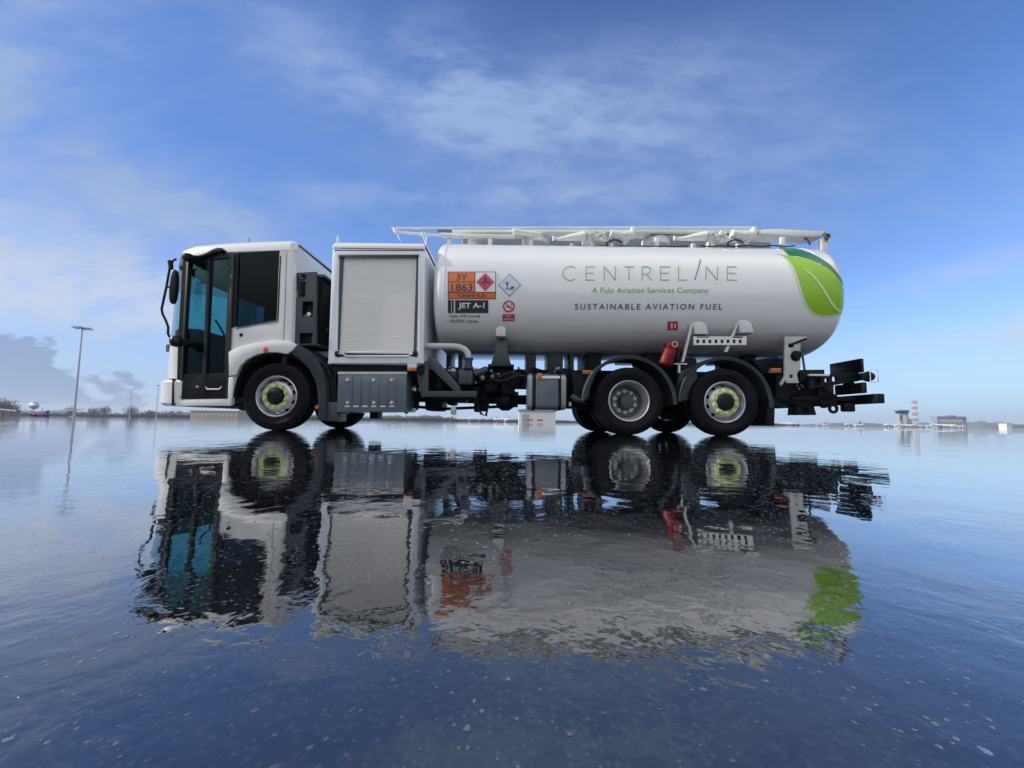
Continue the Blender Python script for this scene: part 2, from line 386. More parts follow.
# ---------------------------------------------------------------- wheels
def tyre_prof(w=.30, R=.528, r=.30):
    h = w/2
    return [(r, -h*.72), (r+.03, -h*.86), (r+.08, -h*.98), (r+.12, -h), (r+.125, -h-.003), (r+.135, -h-.003), (r+.14, -h), (R-.075, -h*.97), (R-.07, -h*.99), (R-.06, -h*.98), (R-.055, -h*.95), (R-.022, -h*.88), (R-.006, -h*.78), (R, -h*.55),
            (R, -h*.36), (R-.012, -h*.35), (R-.012, -h*.30), (R, -h*.29), (R, -h*.05), (R-.012, -.04*h), (R-.012, .04*h), (R, .05*h), (R, h*.29), (R-.012, h*.30), (R-.012, h*.35), (R, h*.36),
            (R, h*.55), (R-.006, h*.78), (R-.022, h*.88), (R-.055, h*.95), (r+.13, h), (r+.08, h*.98), (r+.03, h*.86), (r, h*.72)]
def make_wheel(kind, x):
    w = .30
    o = empty('wheel', Vector((x, 6.08, .525))-TB); o.parent = truck
    t = MB().lathe(tyre_prof(), 64, closed=True)
    if kind == 'dual': t.lathe(tyre_prof(), 64, c=(0, .345, 0), closed=True)
    t.build('tyre', RUBBER, o)
    h = w/2
    z0 = Vector((0, 0, 0))
    if kind == 'dual':
        MB().lathe([(.303, -h*.86), (.312, -h*.90), (.322, -h*.84), (.322, -h*.7), (.30, -h*.6)], 64, caps=False).lathe([(.302, -h*.84), (.292, -h*.7), (.283, -h*.3), (.272, h*.1), (.262, h*.7)], 64, caps=False).build('rim', STEEL, o)
        dk = MB().lathe([(.262, h*.62), (.235, h*.9), (.20, h*.95), (.12, h*.9), (.115, .0), (.10, -.04), (0, -.05)], 48)
        dk.build('hub', DSTEEL, o)
        nr = MB()
        for k in range(10):
            a = 2*PI*(k+.5)/10; p = Vector((.168*math.cos(a), h*.93, .168*math.sin(a)))
            nr.cyl(p, p+Vector((0, -.05, 0)), .020, 6)
        each(nr, 'wheel_nut', STEEL, o)
        nl = MB()
        for k in range(10):
            a = 2*PI*(k+.5)/10; p = Vector((.168*math.cos(a), h*.70, .168*math.sin(a)))
            nl.lathe([(.019, 0), (.034, 0), (.034, -.012), (.019, -.012)], 14, c=p, closed=True)
            d = Vector((-math.sin(a), 0, math.cos(a)))
            nl.cyl(p+d*.03+Vector((0, -.006, 0)), p+d*.062+Vector((0, -.006, 0)), .010, 6)
        nl.build('nut_indicator_ring', LIME, o)
    else:
        MB().lathe([(.303, -h*.86), (.312, -h*.90), (.322, -h*.84), (.322, -h*.7), (.30, -h*.6)], 64, caps=False).lathe([(.302, -h*.84), (.292, -h*.72), (.285, -h*.3), (.275, -h*.1)], 64, caps=False).build('rim', STEEL, o)
        # convex disc with hand holes: annulus with openings
        d = MB(); n = 80
        prof = [(.278, .00), (.27, -.02), (.255, -.05), (.235, -.085), (.205, -.118), (.19, -.125), (.13, -.127)]
        hole_rows = (1, 2)
        vs = [[d.bm.verts.new((r*math.cos(2*PI*k/n), hh, r*math.sin(2*PI*k/n))) for k in range(n)] for r, hh in prof]
        for i in range(len(prof)-1):
            for k in range(n):
                if i in hole_rows and (k % 8) in (2, 3, 4): continue
                d.bm.faces.new((vs[i][k], vs[i][(k+1) % n], vs[i+1][(k+1) % n], vs[i+1][k]))
        d.build('disc', STEEL, o, solid=.008)
        MB().lathe([(.132, -.12), (.13, -.15), (.118, -.175), (.10, -.185), (.05, -.188), (0, -.188)], 40).lathe([(.26, .05), (0, .05)], 40).build('hub', MATTB, o)
        nr = MB(); nl = MB()
        for k in range(10):
            a = 2*PI*(k+.5)/10; p = Vector((.168*math.cos(a), -.127, .168*math.sin(a)))
            nr.cyl(p, p+Vector((0, -.034, 0)), .017, 6)
            nl.cyl(p+Vector((0, -.034, 0)), p+Vector((0, -.05, 0)), .012, 6)
        each(nr, 'wheel_nut', STEEL, o)
        nl.lathe([(.140, -.132), (.142, -.142), (.205, -.142), (.207, -.132)], 60, caps=False)
        for k in range(10):
            a = 2*PI*(k+.5)/10; p = Vector((.172*math.cos(a), -.142, .172*math.sin(a)))
            nl.lathe([(.022, 0), (.036, 0), (.033, -.016), (.022, -.016)], 14, c=p, closed=True)
        nl.build('nut_indicator_ring', LIME, o)
    return o
XA, XB, XC = -3.65, 1.815, 3.30
wA = make_wheel('single', XA); wA['label'] = 'front steering wheel with lime wheel nut ring'
wB = make_wheel('dual', XB); wB['label'] = 'deep dished drive wheel with dark hub'
wC = make_wheel('rear', XC); wC['label'] = 'rearmost wheel with raised lime wheel nut ring'
for w_, l_ in ((wA, 'far side front wheel'), (wB, 'far side drive wheel'), (wC, 'far side rearmost wheel')):
    c = copy_tree(w_, truck); c.rotation_euler.z = PI; c.location.y = 8.22-TB.y; c['label'] = l_

# ---------------------------------------------------------------- mudguards
def arc_guard(cx, cz, R, a0, a1, y0, y1, th=.03, tail=None, n=28, lipw=.055):
    mb = MB(); ro = []
    for k in range(n+1):
        a = rad(a0+(a1-a0)*k/n); c, s = math.cos(a), math.sin(a)
        f = lambda r, y: (cx+r*c, y, cz+r*s)
        ro.append([f(R, y0), f(R-.01, y0-.012), f(R-lipw, y0-.006), f(R-lipw, y0+.02), f(R-th, y0+.03), f(R-th, y1), f(R, y1)])
    mb.grid(ro, closed=True)
    mb.bm.verts.ensure_lookup_table()
    nv = 7
    mb.bm.faces.new([mb.bm.verts[i] for i in range(nv)]); mb.bm.faces.new([mb.bm.verts[n*nv+i] for i in range(nv)])
    return mb
mg = arc_guard(XB, .50, .735, -2, 178, 5.93, 6.55)
part(mg, 'mudguard', GUARD, 'grey plastic mudguard over the drive wheel')
gC = arc_guard(XC, .50, .735, -4, 178, 5.93, 6.55)
g = part(gC, 'mudguard', GUARD, 'grey plastic mudguard over the rearmost wheel')
part(MB().plate(pl([(768, 398), (775.5, 398), (774.5, 426), (766, 426)], 5.98), 5.98, 6.5, bev=.01), 'mud_flap', MATTB, parent=g)
for x in (XB, XC):
    part(arc_guard(x, .50, .735, 2, 178, 7.75, 8.37), 'mudguard', GUARD)
# liner stays
part(MB().box(XB-.18, XB+.08, 6.05, 6.10, 1.10, 1.125), 'guard_stay', PIPE)
part(MB().box(XC-.22, XC-.10, 6.05, 6.10, 1.11, 1.13), 'guard_stay', PIPE)
# front wheel: dark liner arch and rear wing of the arch
fwg = pl([(289, 352.5), (298.5, 345.2), (308, 350), (317, 359), (323, 371), (326, 385), (326.5, 398), (325.5, 420), (318, 420), (318.5, 405), (318, 392), (315, 380), (309, 369), (301, 360), (293, 354.6)], 5.90)
fg = part(MB().plate(fwg, 5.89, 6.35, bev=.015), 'mudguard', GUARD, 'dark grey rear half of the front mudguard')
part(arc_guard(XA, .55, .66, -5, 185, 5.945, 6.6, lipw=.02), 'wheel_arch_liner', MATTB)
part(MB().lathe([(0, -.02), (.028, -.016), (.036, .01)], 16, at3(317.2, 407.2, 5.885)), 'marker_lamp', ORANGE, parent=fg)
part(MB().plate(pl([(321, 402), (337.5, 402), (337, 421.5), (321, 421)], 5.95), 5.95, 6.3, bev=.02), 'wing_end', GREYP, parent=fg)
part(MB().tube([at3(319, 360, 5.96), at3(326, 366, 5.96), at3(331, 376, 5.96)], .025, 8).plate(pl([(322, 366), (336, 372), (336, 402), (325, 402)], 6.0), 6.0, 6.4), 'inner_wing', CHAS, parent=fg)

# ---------------------------------------------------------------- intake tower behind cab
Yt = 5.99
tw_o = pl([(288, 273), (316.5, 271.5), (316.5, 345), (287, 346)], Yt)
hA = pl([(297, 274.5), (305.5, 274.5), (305, 297), (296, 297)], Yt)
hB = pl([(302.5, 301.5), (313, 301.5), (312.5, 317), (301.5, 317)], Yt)
hC = pl([(299.5, 333), (313, 333), (312.5, 343.5), (299, 343.5)], Yt)
tower = part(MB().plate(tw_o, Yt, Yt+.04, [hA, hB, hC], bev=.006).box(at(316.5, 271.5, Yt)[0]-.04, at(316.5, 271.5, Yt)[0], Yt+.04, Yt+.5, 1.33, 2.5).box(-3.42, -3.03, Yt+.04, Yt+.5, 2.46, 2.5).box(-3.42, -3.03, Yt+.46, Yt+.5, 1.33, 2.5).box(-3.4, -3.05, Yt+.04, Yt+.46, 1.33, 1.37), 'air_intake_tower', GREYP, 'grey air intake tower behind the cab')
gr = MB()
for k in range(9):
    z = at(300, 276+k*2.4, Yt)[1]; gr.box(at(297, 285, Yt)[0]+.01, at(305, 285, Yt)[0], Yt+.015, Yt+.03, z-.012, z+.006)
part(MB().box(at(296, 1, Yt)[0], at(305.8, 1, Yt)[0], Yt+.045, Yt+.06, at(300, 298, Yt)[1], at(300, 273.5, Yt)[1]), 'grille_back', MATTB, parent=tower)
part(gr, 'intake_grille', MATTB, parent=tower)
part(MB().lathe([(0, -.02), (.035, -.01), (.035, .05)], 14, at3(309, 314.5, Yt+.06)).cyl(at3(304, 316, Yt+.08), at3(311, 316, Yt+.08), .015, 8), 'filler_cap', STEEL, parent=tower)
part(MB().box(-3.42, -3.08, Yt+.10, Yt+.45, 1.4, 2.4), 'filter_body', MATTB, parent=tower)
ex = MB().tube([at3(320, 281, 7.0), at3(326, 290, 7.0), at3(333, 297, 7.0)], .09, 14).tube([(-3.2, 7.0, 2.4), (-3.1, 7.0, 1.2)], .14, 16).box(-3.25, -2.85, 6.75, 7.2, 1.1, 2.0, .03)
part(ex, 'exhaust_stack', MATTB)
parts(MB().tube([at3(320.5, 296, 6.45), at3(322.5, 310, 6.4), at3(321.5, 325, 6.38)], .018, 8).tube([at3(324, 300, 6.5), at3(326, 318, 6.5), at3(323, 335, 6.5), at3(318, 343, 6.5)], .014, 8), 'air_hose', PIPE)
bf = at3(321.5, 331, 6.3)
part(MB().lathe([(0, -.08), (.04, -.07), (.05, -.03), (.065, -.02), (.065, .02), (.045, .03), (.04, .09)], 14, bf, axis='z').cyl(bf+Vector((0, 0, 0)), bf+Vector((.10, 0, .03)), .028, 10).cyl(bf+Vector((-.06, 0, .04)), bf+Vector((.05, 0, .05)), .018, 8), 'brass_coupling', BRASS)

# ---------------------------------------------------------------- equipment module with roller shutter
Yb = 5.905
bo = pl([(332.3, 248.5), (425.2, 248.5), (423.6, 363.3), (327.8, 363.3)], 5.9)
oh = pl([(339.2, 256.3), (418.2, 256.3), (417.5, 356.5), (337, 357)], Yb)
xs = [p[0] for p in bo]
mod = part(MB().plate(bo, Yb, Yb+.05, [oh], bev=.01), 'equipment_module', FRAMEA, 'white box module with a roller shutter')
part(MB().box(-1.44, -1.40, Yb+.052, 8.36, 1.06, 2.90, .012).box(-2.86, -2.82, Yb+.052, 8.36, 1.06, 2.88, .012).box(-2.88, -1.44, 8.30, 8.36, 1.04, 2.93).box(-2.88, -1.44, Yb+.06, 8.3, 1.04, 1.08), 'wall_panel', FRAMEA, parent=mod)
rc = []
for x, e in ((-2.875, .02), (-2.85, 0), (-1.43, 0), (-1.405, .015)):
    r = []
    for k in range(7):
        a = PI/2*k/6; r.append((x, Yb-.012+e+.13*(1-math.cos(a)), 2.885+(.13-e)*math.sin(a)))
    r += [(x, 7.1, 3.02-e), (x, 8.3, 3.0-e), (x, 8.38-e, 2.9)]
    rc.append(r)
part(MB().grid(rc), 'roof_cap', WHITE, parent=mod, solid=.02)
part(MB().plate(pl([(338.5, 254.6), (419, 254.4), (419, 256.6), (338.5, 256.8)], Yb-.01), Yb-.012, Yb, bev=.003).plate(pl([(334.3, 249.6), (424.5, 249.5), (424.5, 250.4), (334.3, 250.5)], Yb-.01), Yb-.006, Yb), 'shutter_header', GREYP, parent=mod)
# guide channels
parts(MB().box(at(339, 300)[0]-.005, at(339, 300)[0]+.04, Yb+.02, Yb+.07, 1.15, 2.78).box(at(417.5, 300)[0]-.035, at(417.5, 300)[0]+.005, Yb+.02, Yb+.07, 1.15, 2.78), 'guide_rail', GREYP, parent=mod)
sl = MB(); zt, zb = at(380, 257, Yb)[1], at(380, 350.5, Yb)[1]
ns = 50; rr = []
for i in range(ns*6+1):
    t = i/6; f = t-int(t); z = zt+(zb-zt)*i/(ns*6)
    rr.append([(x, Yb+.045-.0045*math.sin(PI*f)**.6, z) for x in (-2.79, -2.3, -1.9, -1.485)])
sl.grid(rr)
shut = part(sl, 'roller_shutter', ALU, parent=mod, solid=.004, sharp=60)
part(MB().tube([at3(338.5, 353.5, 5.885), at3(343, 353.5, 5.885), at3(346, 356.2, 5.885), at3(408, 356.2, 5.885), at3(412, 353.5, 5.885), at3(416, 353.5, 5.885)], .014, 8).box(-2.79, -1.485, Yb+.012, Yb+.03, zb-.045, zb-.005, .006), 'shutter_bar', ALU, parent=mod)
parts(MB().box(*[at(336, 354)[0], at(340.5, 354)[0]], 5.87, 5.93, at(338, 357)[1], at(338, 351.5)[1], .015).box(*[at(413, 354)[0], at(418, 354)[0]], 5.87, 5.93, at(415, 357)[1], at(415, 351.5)[1], .015), 'shutter_latch', BLACK, parent=mod)
part(MB().cyl(at3(338, 242, 6.1), at3(338, 237.5, 6.1), .02, 10).cyl(at3(338, 237.5, 6.1), at3(338, 235.5, 6.1), .008, 6), 'beacon_stub', WHITE, parent=mod)
part(MB().plate(pl([(407.5, 363.4), (416.6, 363.4), (416.4, 367.3), (407.4, 367.3)], 5.9), 5.9, 5.98), 'lamp_bracket', WHITE)
part(MB().plate(pl([(407.4, 367.4), (416.4, 367.4), (416.2, 371), (407.3, 371)], 5.895), 5.885, 5.97, bev=.008), 'marker_lamp', ORANGE)
part(MB().box(-2.9, -1.4, 6.0, 8.3, .92, 1.03), 'subframe', CHAS)

# ---------------------------------------------------------------- lower locker
Yl = 5.93
lo = pl([(338, 371.2), (406.8, 371.2), (406.2, 411.5), (336.2, 412.2)], Yl)
lock = part(MB().plate(lo, Yl, 6.55, bev=.02), 'side_locker', LOCK, 'ribbed grey steel side locker')
ribs = MB(); bolts = MB(); slots = MB()
for k, x in enumerate((351.5, 360.5, 369.5, 378.5, 387.5, 396.3)):
    ribs.plate(pl([(x-.55, 376), (x+.55, 376), (x+.35, 405.3), (x-.75, 405.3)], Yl-.01), Yl-.012, Yl, bev=.003)
for x in (342.5, 351, 360, 369, 378, 387):
    slots.plate(pl([(x+2.4, 405.7), (x+7.6, 405.7), (x+7.2, 406.9), (x+2, 406.9)], Yl-.005), Yl-.004, Yl+.0)
for x in (347.8, 374, 391.8):
    for y in (380.3, 403):
        bolts.lathe([(0, -.03), (.022, -.026), (.032, -.008), (.034, .0)], 14, at3(x, y, Yl))
parts(ribs, 'rib', LOCK, parent=lock); parts(bolts, 'stud', STEEL, parent=lock); parts(slots, 'drain_slot', D_WHT, parent=lock)
part(MB().plate(pl([(337.6, 372), (407, 372), (407, 374.4), (337.6, 374.4)], Yl-.01), Yl-.014, Yl, bev=.005), 'lip', PIPE, parent=lock)
part(MB().box(-2.32, -2.18, 6.3, 6.5, .20, .31), 'locker_foot', CHAS)

# ---------------------------------------------------------------- chassis
ch = MB()
for y in (6.72, 7.50):
    ch.box(-4.9, 5.15, y, y+.09, .82, 1.10, .008)
ch_o = part(ch, 'chassis_frame', CHAS, 'dark ladder chassis frame')
cx = MB()
for x in (-4.6, -3.0, -2.0, -.9, .3, 1.2, 2.55, 4.0, 4.9): cx.box(x-.06, x+.06, 6.80, 7.50, .84, 1.06, .01)
parts(cx, 'cross_member', CHAS, parent=ch_o)
# triangular outrigger
Yg = 6.05
og = MB().plate(pl([(421.5, 361), (428.3, 361), (428, 391), (476.5, 391), (476.5, 396.8), (421, 396.8)], Yg), Yg, Yg+.10, bev=.006)
og.plate(pl([(428.5, 358), (434, 357), (459.5, 386), (461, 391.3), (454.5, 391.3), (428.5, 366)], Yg+.01), Yg+.01, Yg+.09, bev=.004)
og.plate(pl([(416, 372), (420, 372), (424.5, 390), (421, 395)], Yg+.01), Yg+.01, Yg+.09)
part(og, 'outrigger_frame', GREYP)
# delivery pipe
pp = MB().tube([at3(x, y, 6.05) for x, y in ((422, 346.3), (440, 346.2), (452, 346.4), (459, 347), (464.5, 349.3), (467.8, 353), (468.7, 358), (468.7, 361))], .052, 20)
pipe = part(pp, 'delivery_pipe', PIPE, 'pale grey delivery pipe')
part(MB().cyl(at3(468.7, 358, 6.05), at3(468.7, 367, 6.05), .058, 16).lathe([(.075, -.015), (.075, .015)], 16, at3(468.7, 359, 6.05), axis='z').lathe([(.08, -.015), (.08, .015)], 16, at3(468.7, 368, 6.05), axis='z'), 'flange', GREYP, parent=pipe)
pb = at3(467, 376, 6.1)
part(MB().box(pb.x-.13, pb.x+.1, 6.02, 6.4, pb.z-.14, pb.z+.1, .03).cyl(pb+Vector((-.16, 0, 0)), pb+Vector((-.25, .1, .03)), .06).cyl(pb+Vector((.1, 0, .03)), pb+Vector((.3, .1, .12)), .055), 'meter_body', GREYP, parent=pipe)
vv = MB()
for x, y, r in ((453, 371, .05), (449.5, 377, .045), (456, 381, .05), (455, 375, .03), (482, 376, .045), (476, 370, .04)):
    p = at3(x, y, 6.25); vv.cyl(p, p+Vector((0, .2, 0)), r, 12).cyl(p, p+Vector((0, -.03, 0)), r*.5, 8)
parts(vv, 'valve', STEEL, parent=pipe)
# running gear
rg = MB()
gb = at3(505.5, 401, 6.5)
rg.lathe([(0, -.17), (.10, -.15), (.165, -.06), (.165, .06), (.10, .15), (0, .17)], 20, gb, axis='x')
rg.tube([gb, gb+Vector((0, 0, .35))], [.13, .10], 14).lathe([(0, -.12), (.15, -.1), (.18, 0), (.15, .1), (0, .12)], 20, at3(503, 376, 6.4), axis='y')
rg.box(-.18, .05, 6.3, 6.6, .62, .98, .03).box(-.05, .12, 6.25, 6.55, .78, 1.0, .03).cyl((-.6, 6.5, .55), (.9, 6.9, .62), .06, 14)
rg.box(-1.35, -.75, 6.35, 6.7, .50, .64, .04).box(-1.5, -1.2, 6.6, 7.2, .35, .75, .05).box(-.62, -.42, 6.55, 6.75, .35, .8, .04)
rg.cyl((-2.6, 7.15, .60), (1.8, 7.15, .55), .07, 16)
rg.lathe([(0, -.2), (.16, -.18), (.24, 0), (.16, .18), (0, .2)], 20, (1.81, 7.15, .53), axis='x').cyl((1.81, 6.3, .53), (1.81, 8.0, .53), .09, 14).cyl((3.3, 6.2, .53), (3.3, 8.1, .53), .07, 14).cyl((XA, 6.2, .5), (XA, 8.1, .5), .06, 14)
rg.box(-1.5, -.2, 6.7, 6.78, .58, .84, .02).box(-4.7, -3.0, 6.75, 7.5, .55, 1.2, .08).box(-4.5, -4.0, 6.3, 6.8, .30, .5, .05)
rg.tube([(-1.7, 6.6, .42), (-1.2, 6.55, .38), (-.8, 6.5, .40), (-.4, 6.5, .42), (.1, 6.5, .45)], .025, 8)
rg.tube([(-.62, 6.35, .60), (-.50, 6.3, .30), (-.42, 6.3, .27), (-.38, 6.3, .5)], .018, 8)
rg.tube([at3(420, 392, 6.5), at3(412, 405, 6.5), at3(404, 411, 6.5)], .07, 10)
rg.box(at(404, 400, 6.6)[0], at(416, 400, 6.6)[0], 6.6, 6.9, at(410, 410, 6.6)[1], at(410, 372, 6.6)[1], .05)
rg.box(at(427, 400, 6.6)[0], at(434, 400, 6.6)[0], 6.6, 6.9, at(430, 407, 6.6)[1], at(430, 392, 6.6)[1], .03)
rg.box(at(447, 400, 6.6)[0], at(456, 400, 6.6)[0], 6.6, 6.9, at(450, 405, 6.6)[1], at(450, 392, 6.6)[1], .03)
rg.box(at(474, 400, 6.5)[0], at(480, 400, 6.5)[0], 6.5, 6.7, at(477, 412, 6.5)[1], at(477, 390, 6.5)[1], .02)
rg.box(.72, 1.12, 6.3, 6.9, .42, 1.05, .06).cyl((.95, 6.3, .55), (1.4, 6.5, .40), .1, 14)
rng = random.Random(5)
for k in range(60):
    x = rng.uniform(-1.6, 1.3); y = rng.uniform(6.25, 6.7); z = rng.uniform(.6, 1.05); s = rng.uniform(.03, .09)
    if rng.random() < .5: rg.box(x-s, x+s, y-s, y+s, z-s*.7, z+s*.7, s*.2)
    else: rg.cyl((x-s, y, z), (x+s, y, z+rng.uniform(-.05, .05)), s*.5, 10)
for k in range(14):
    x = rng.uniform(-1.5, 1.); z = rng.uniform(.75, 1.1); y = rng.uniform(6.2, 6.5)
    rg.tube([(x+j*.12, y+.02*math.sin(j), z-.05*math.sin(j*PI/5)) for j in range(6)], .012, 6)
for k in range(9):
    x = -1.3+k*.28; rg.tube([(x, 6.3, 1.08), (x+.05, 6.22, .9), (x+.18, 6.2, .74+.03*(k % 3)), (x+.3, 6.24, .86), (x+.33, 6.4, 1.02)], .014, 6)
rg.cyl((-1.5, 6.33, 1.0), (1.2, 6.33, 1.03), .018, 8).cyl((-1.5, 6.30, .94), (1.0, 6.30, .96), .014, 8)
part(rg, 'running_gear', GREASE, 'dark axles, shafts and gearbox under the tank')
parts(MB().box(*[at(463, 1, 6.2)[0]-.03, at(463, 1, 6.2)[0]+.05], 6.15, 6.25, .28, .42, .01).box(at(570, 398, 6.1)[0]-.02, at(570, 398, 6.1)[0]+.02, 6.08, 6.12, .44, .50), 'drain_cock', STEEL)
fit = random.Random(11); ft_ = MB()
for k in range(26):
    x = fit.uniform(-1.2, .75); z = fit.uniform(.72, 1.05); r = fit.uniform(.012, .03)
    ft_.lathe([(0, -r), (r, -r*.7), (r, r), (0, r)], 10, (x, 6.16+fit.uniform(0, .05), z))
parts(ft_, 'pipe_fitting', mat('dull_zinc', (.20, .21, .22), .4, metal=.6, var=.3))
for zc_ in (.88, .97):
    part(MB().tube([(-.35+k*.09, 6.14+.015*math.sin(k), zc_-.05*math.sin(k*.9)) for k in range(14)], .011, 6), 'control_cable', GUARD)
# pedestals under the tank
pd = MB()
for px0, px1, Y in ((526, 536, 6.7), (548, 563, 6.7), (570, 574, 6.7), (446, 449, 7.0), (458, 462, 7.0)):
    x0, x1 = at(px0, 365, Y)[0], at(px1, 365, Y)[0]
    pd.box(x0, x1, Y, Y+.75, 1.09, 1.62, .01)
pd.plate(pl([(497.5, 338), (506.5, 338), (507.5, 352), (511, 364), (491, 364), (494.5, 352)], 6.2), 6.2, 6.75, bev=.01)
parts(pd, 'tank_support', GREYP)
part(MB().box(at(488, 366, 6.2)[0], at(514, 366, 6.2)[0], 6.15, 6.75, at(500, 366.5, 6.2)[1], at(500, 364.5, 6.2)[1], .006), 'support_foot', GUARD)
# fuel tank
fx0, fx1 = at(527.3, 390, 6.0)[0], at(566.5, 390, 6.0)[0]; fz0, fz1 = at(546, 409.5, 6.0)[1], at(546, 373.5, 6.0)[1]
def round_box(x0, x1, y0, y1, z0, z1, r, n=6):
    mb = MB(); ro = []
    sec = []
    for cx_, cz_, a0 in ((y0+r, z1-r, 180), (y1-r, z1-r, 90), (y1-r, z0+r, 0), (y0+r, z0+r, -90)):
        for k in range(n+1):
            a = rad(a0-90*k/n); sec.append((cx_+r*math.cos(a), cz_+r*math.sin(a)))
    my, mz = (y0+y1)/2, (z0+z1)/2
    for x, s in ((x0, .94), (x0+.015, .985), (x0+.035, 1), (x1-.035, 1), (x1-.015, .985), (x1, .94)):
        ro.append([(x, my+(y-my)*s, mz+(z-mz)*s) for y, z in sec])
    mb.grid(ro, closed=True); mb.bm.verts.ensure_lookup_table(); m = len(sec)
    mb.bm.faces.new([mb.bm.verts[i] for i in range(m)]); mb.bm.faces.new([mb.bm.verts[5*m+i] for i in range(m)])
    return mb
ft = part(round_box(fx0, fx1, 6.0, 6.62, fz0, fz1, .09), 'fuel_tank', mat('tank_end_alloy', (.30, .32, .34), .35, metal=.5, var=.1), 'box-shaped diesel tank with black straps')
part(round_box(fx0+.13, fx1-.13, 5.994, 6.62, fz0-.004, fz1+.003, .09), 'fuel_tank_wrap', LOCK, parent=ft)
part(round_box(fx0+.07, fx0+.14, 5.985, 6.63, fz0-.01, fz1+.01, .09), 'strap', MATTB, parent=ft)
part(round_box(fx1-.14, fx1-.075, 5.985, 6.63, fz0-.01, fz1+.01, .09), 'strap', MATTB, parent=ft)
part(MB().plate(pl([(542, 376), (560, 376), (560, 378.4), (542, 378.4)], 5.975), 5.972, 5.992), 'top_strip', D_WHT, parent=ft)
part(MB().plate(pl([(537.3, 373.2), (542.3, 373.2), (542, 379.5), (537, 379.5)], 5.97), 5.967, 5.985, bev=.004), 'warning_tag', ORANGE, parent=ft)
part(MB().plate(pl([(582.3, 370.3), (591.5, 370.3), (590.5, 374.3), (582.3, 374.3)], 6.2), 6.19, 6.24, bev=.006), 'marker_lamp', ORANGE)
part(MB().plate(pl([(770.8, 368.2), (781.5, 368.2), (781, 372.8), (770.5, 372.8)], 6.1), 6.09, 6.14, bev=.006), 'marker_lamp', ORANGE)
part(MB().tube([at3(594, 372, 5.96), at3(588, 386, 5.96), at3(586, 396, 5.96), at3(582.5, 401, 5.96), at3(577, 399.5, 5.97), at3(572, 396, 6.0)], .045, 12), 'guard_bracket', GUARD)

# ---------------------------------------------------------------- main tank
yc, zc, A_, B_, NC = 7.15, 2.34, 1.25, .97, 2.6
TX0, TX1, LK = -1.335, 5.50, .46
def rprof(X):
    d0 = X-TX0; d1 = TX1-X
    r = 1.
    if d1 < LK:
        t = 1-max(d1, 0)/LK; r = (1-min(1, t)**2.6)**(1/2.1)
    if d0 < .22:
        t = 1-max(d0, 0)/.22; r = min(r, (1-min(1, t)**3)**(1/4.5))
    return max(r, 0)
def tankY(X, Z, off=.0):
    s = max(rprof(X), .02); q = (Z-zc)/(B_*s+off)
    q = min(.999, abs(q))
    return yc-(A_*s+off)*(1-q**NC)**(1/NC)
def sect(t, r, off=0):
    c, s = math.cos(t), math.sin(t)
    return (yc-(A_*r+off)*math.copysign(abs(c)**(2/NC), c), zc+(B_*r+off)*math.copysign(abs(s)**(2/NC), s))
tb = MB(); xsn = []
for k in range(15): xsn.append(TX0+.22*(1-math.cos(PI/2*k/14)))
for k in range(1, 60): xsn.append(TX0+.22+(TX1-LK-TX0-.22)*k/60)
for k in range(25): xsn.append(TX1-LK+LK*math.sin(PI/2*k/24))
NS = 192
tb.grid([[(x,)+sect(2*PI*k/NS, max(rprof(x), 1e-4)) for k in range(NS)] for x in xsn], closed=True)
tank = part(tb, 'tank', TANKP, 'glossy white elliptical fuel tank', sharp=50)
sm = MB()
for x in (-1.10, 4.88):
    sm.tube([(x,)+sect(2*PI*k/96, rprof(x), .001) for k in range(97)], .005, 6)
parts(sm, 'weld_seam', TANKP, parent=tank)
def on_tank(px, py):
    r = ray(px, py); best = None
    for k in range(260):
        Y = 5.88+k*.005; t = Y/r.y; X, Z = r.x*t, r.z*t+HC
        s = rprof(X)
        g = abs((Y-yc)/(A_*s))**NC+abs((Z-zc)/(B_*s))**NC if s > .02 else 1e6
        if best is None or g < best[0]: best = (g, X, Z)
        if g <= 1: return X, Z
    return best[1], best[2]
def tk(pts): return [on_tank(*p) for p in pts]
def bisect_map(b, off, step=.04, xstep=None):
    zs = [v.co.z for v in b.verts]; z = min(zs)+step
    while z < max(zs):
        bmesh.ops.bisect_plane(b, geom=list(b.verts)+list(b.edges)+list(b.faces), plane_co=(0, 0, z), plane_no=(0, 0, 1)); z += step
    if xstep:
        xs_ = [v.co.x for v in b.verts]; x = min(xs_)+xstep
        while x < max(xs_):
            bmesh.ops.bisect_plane(b, geom=list(b.verts)+list(b.edges)+list(b.faces), plane_co=(x, 0, 0), plane_no=(1, 0, 0)); x += xstep
    for v in b.verts: v.co.y = tankY(v.co.x, v.co.z, off)-off*.3
def decal(loops, name, m, off=.003, label=None, xstep=None, parent=None, px=True):
    """loops: list of (outer, holes)"""
    b = bmesh.new()
    for outer, holes in loops:
        es = []
        for lp in [outer]+list(holes):
            P_ = tk(lp) if px else lp
            vs = [b.verts.new((x, 0, z)) for x, z in P_]
            for i in range(len(vs)): es.append(b.edges.new((vs[i], vs[(i+1) % len(vs)])))
        bmesh.ops.triangle_fill(b, use_beauty=True, use_dissolve=False, edges=es)
    bisect_map(b, off, xstep=xstep)
    for f in b.faces:
        f.normal_update()
        if f.normal.y > 0: f.normal_flip()
    mb = MB(); mb.bm.free(); mb.bm = b
    return part(mb, name, m, label, parent=parent or tank, recalc=False)
def circ(cx, cy, r, n=28, r2=None): return [(cx+r*math.cos(2*PI*k/n), cy+(r2 or r)*math.sin(2*PI*k/n)) for k in range(n)]
def rect(x0, y0, x1, y1): return [(x0, y0), (x1, y0), (x1, y1), (x0, y1)]
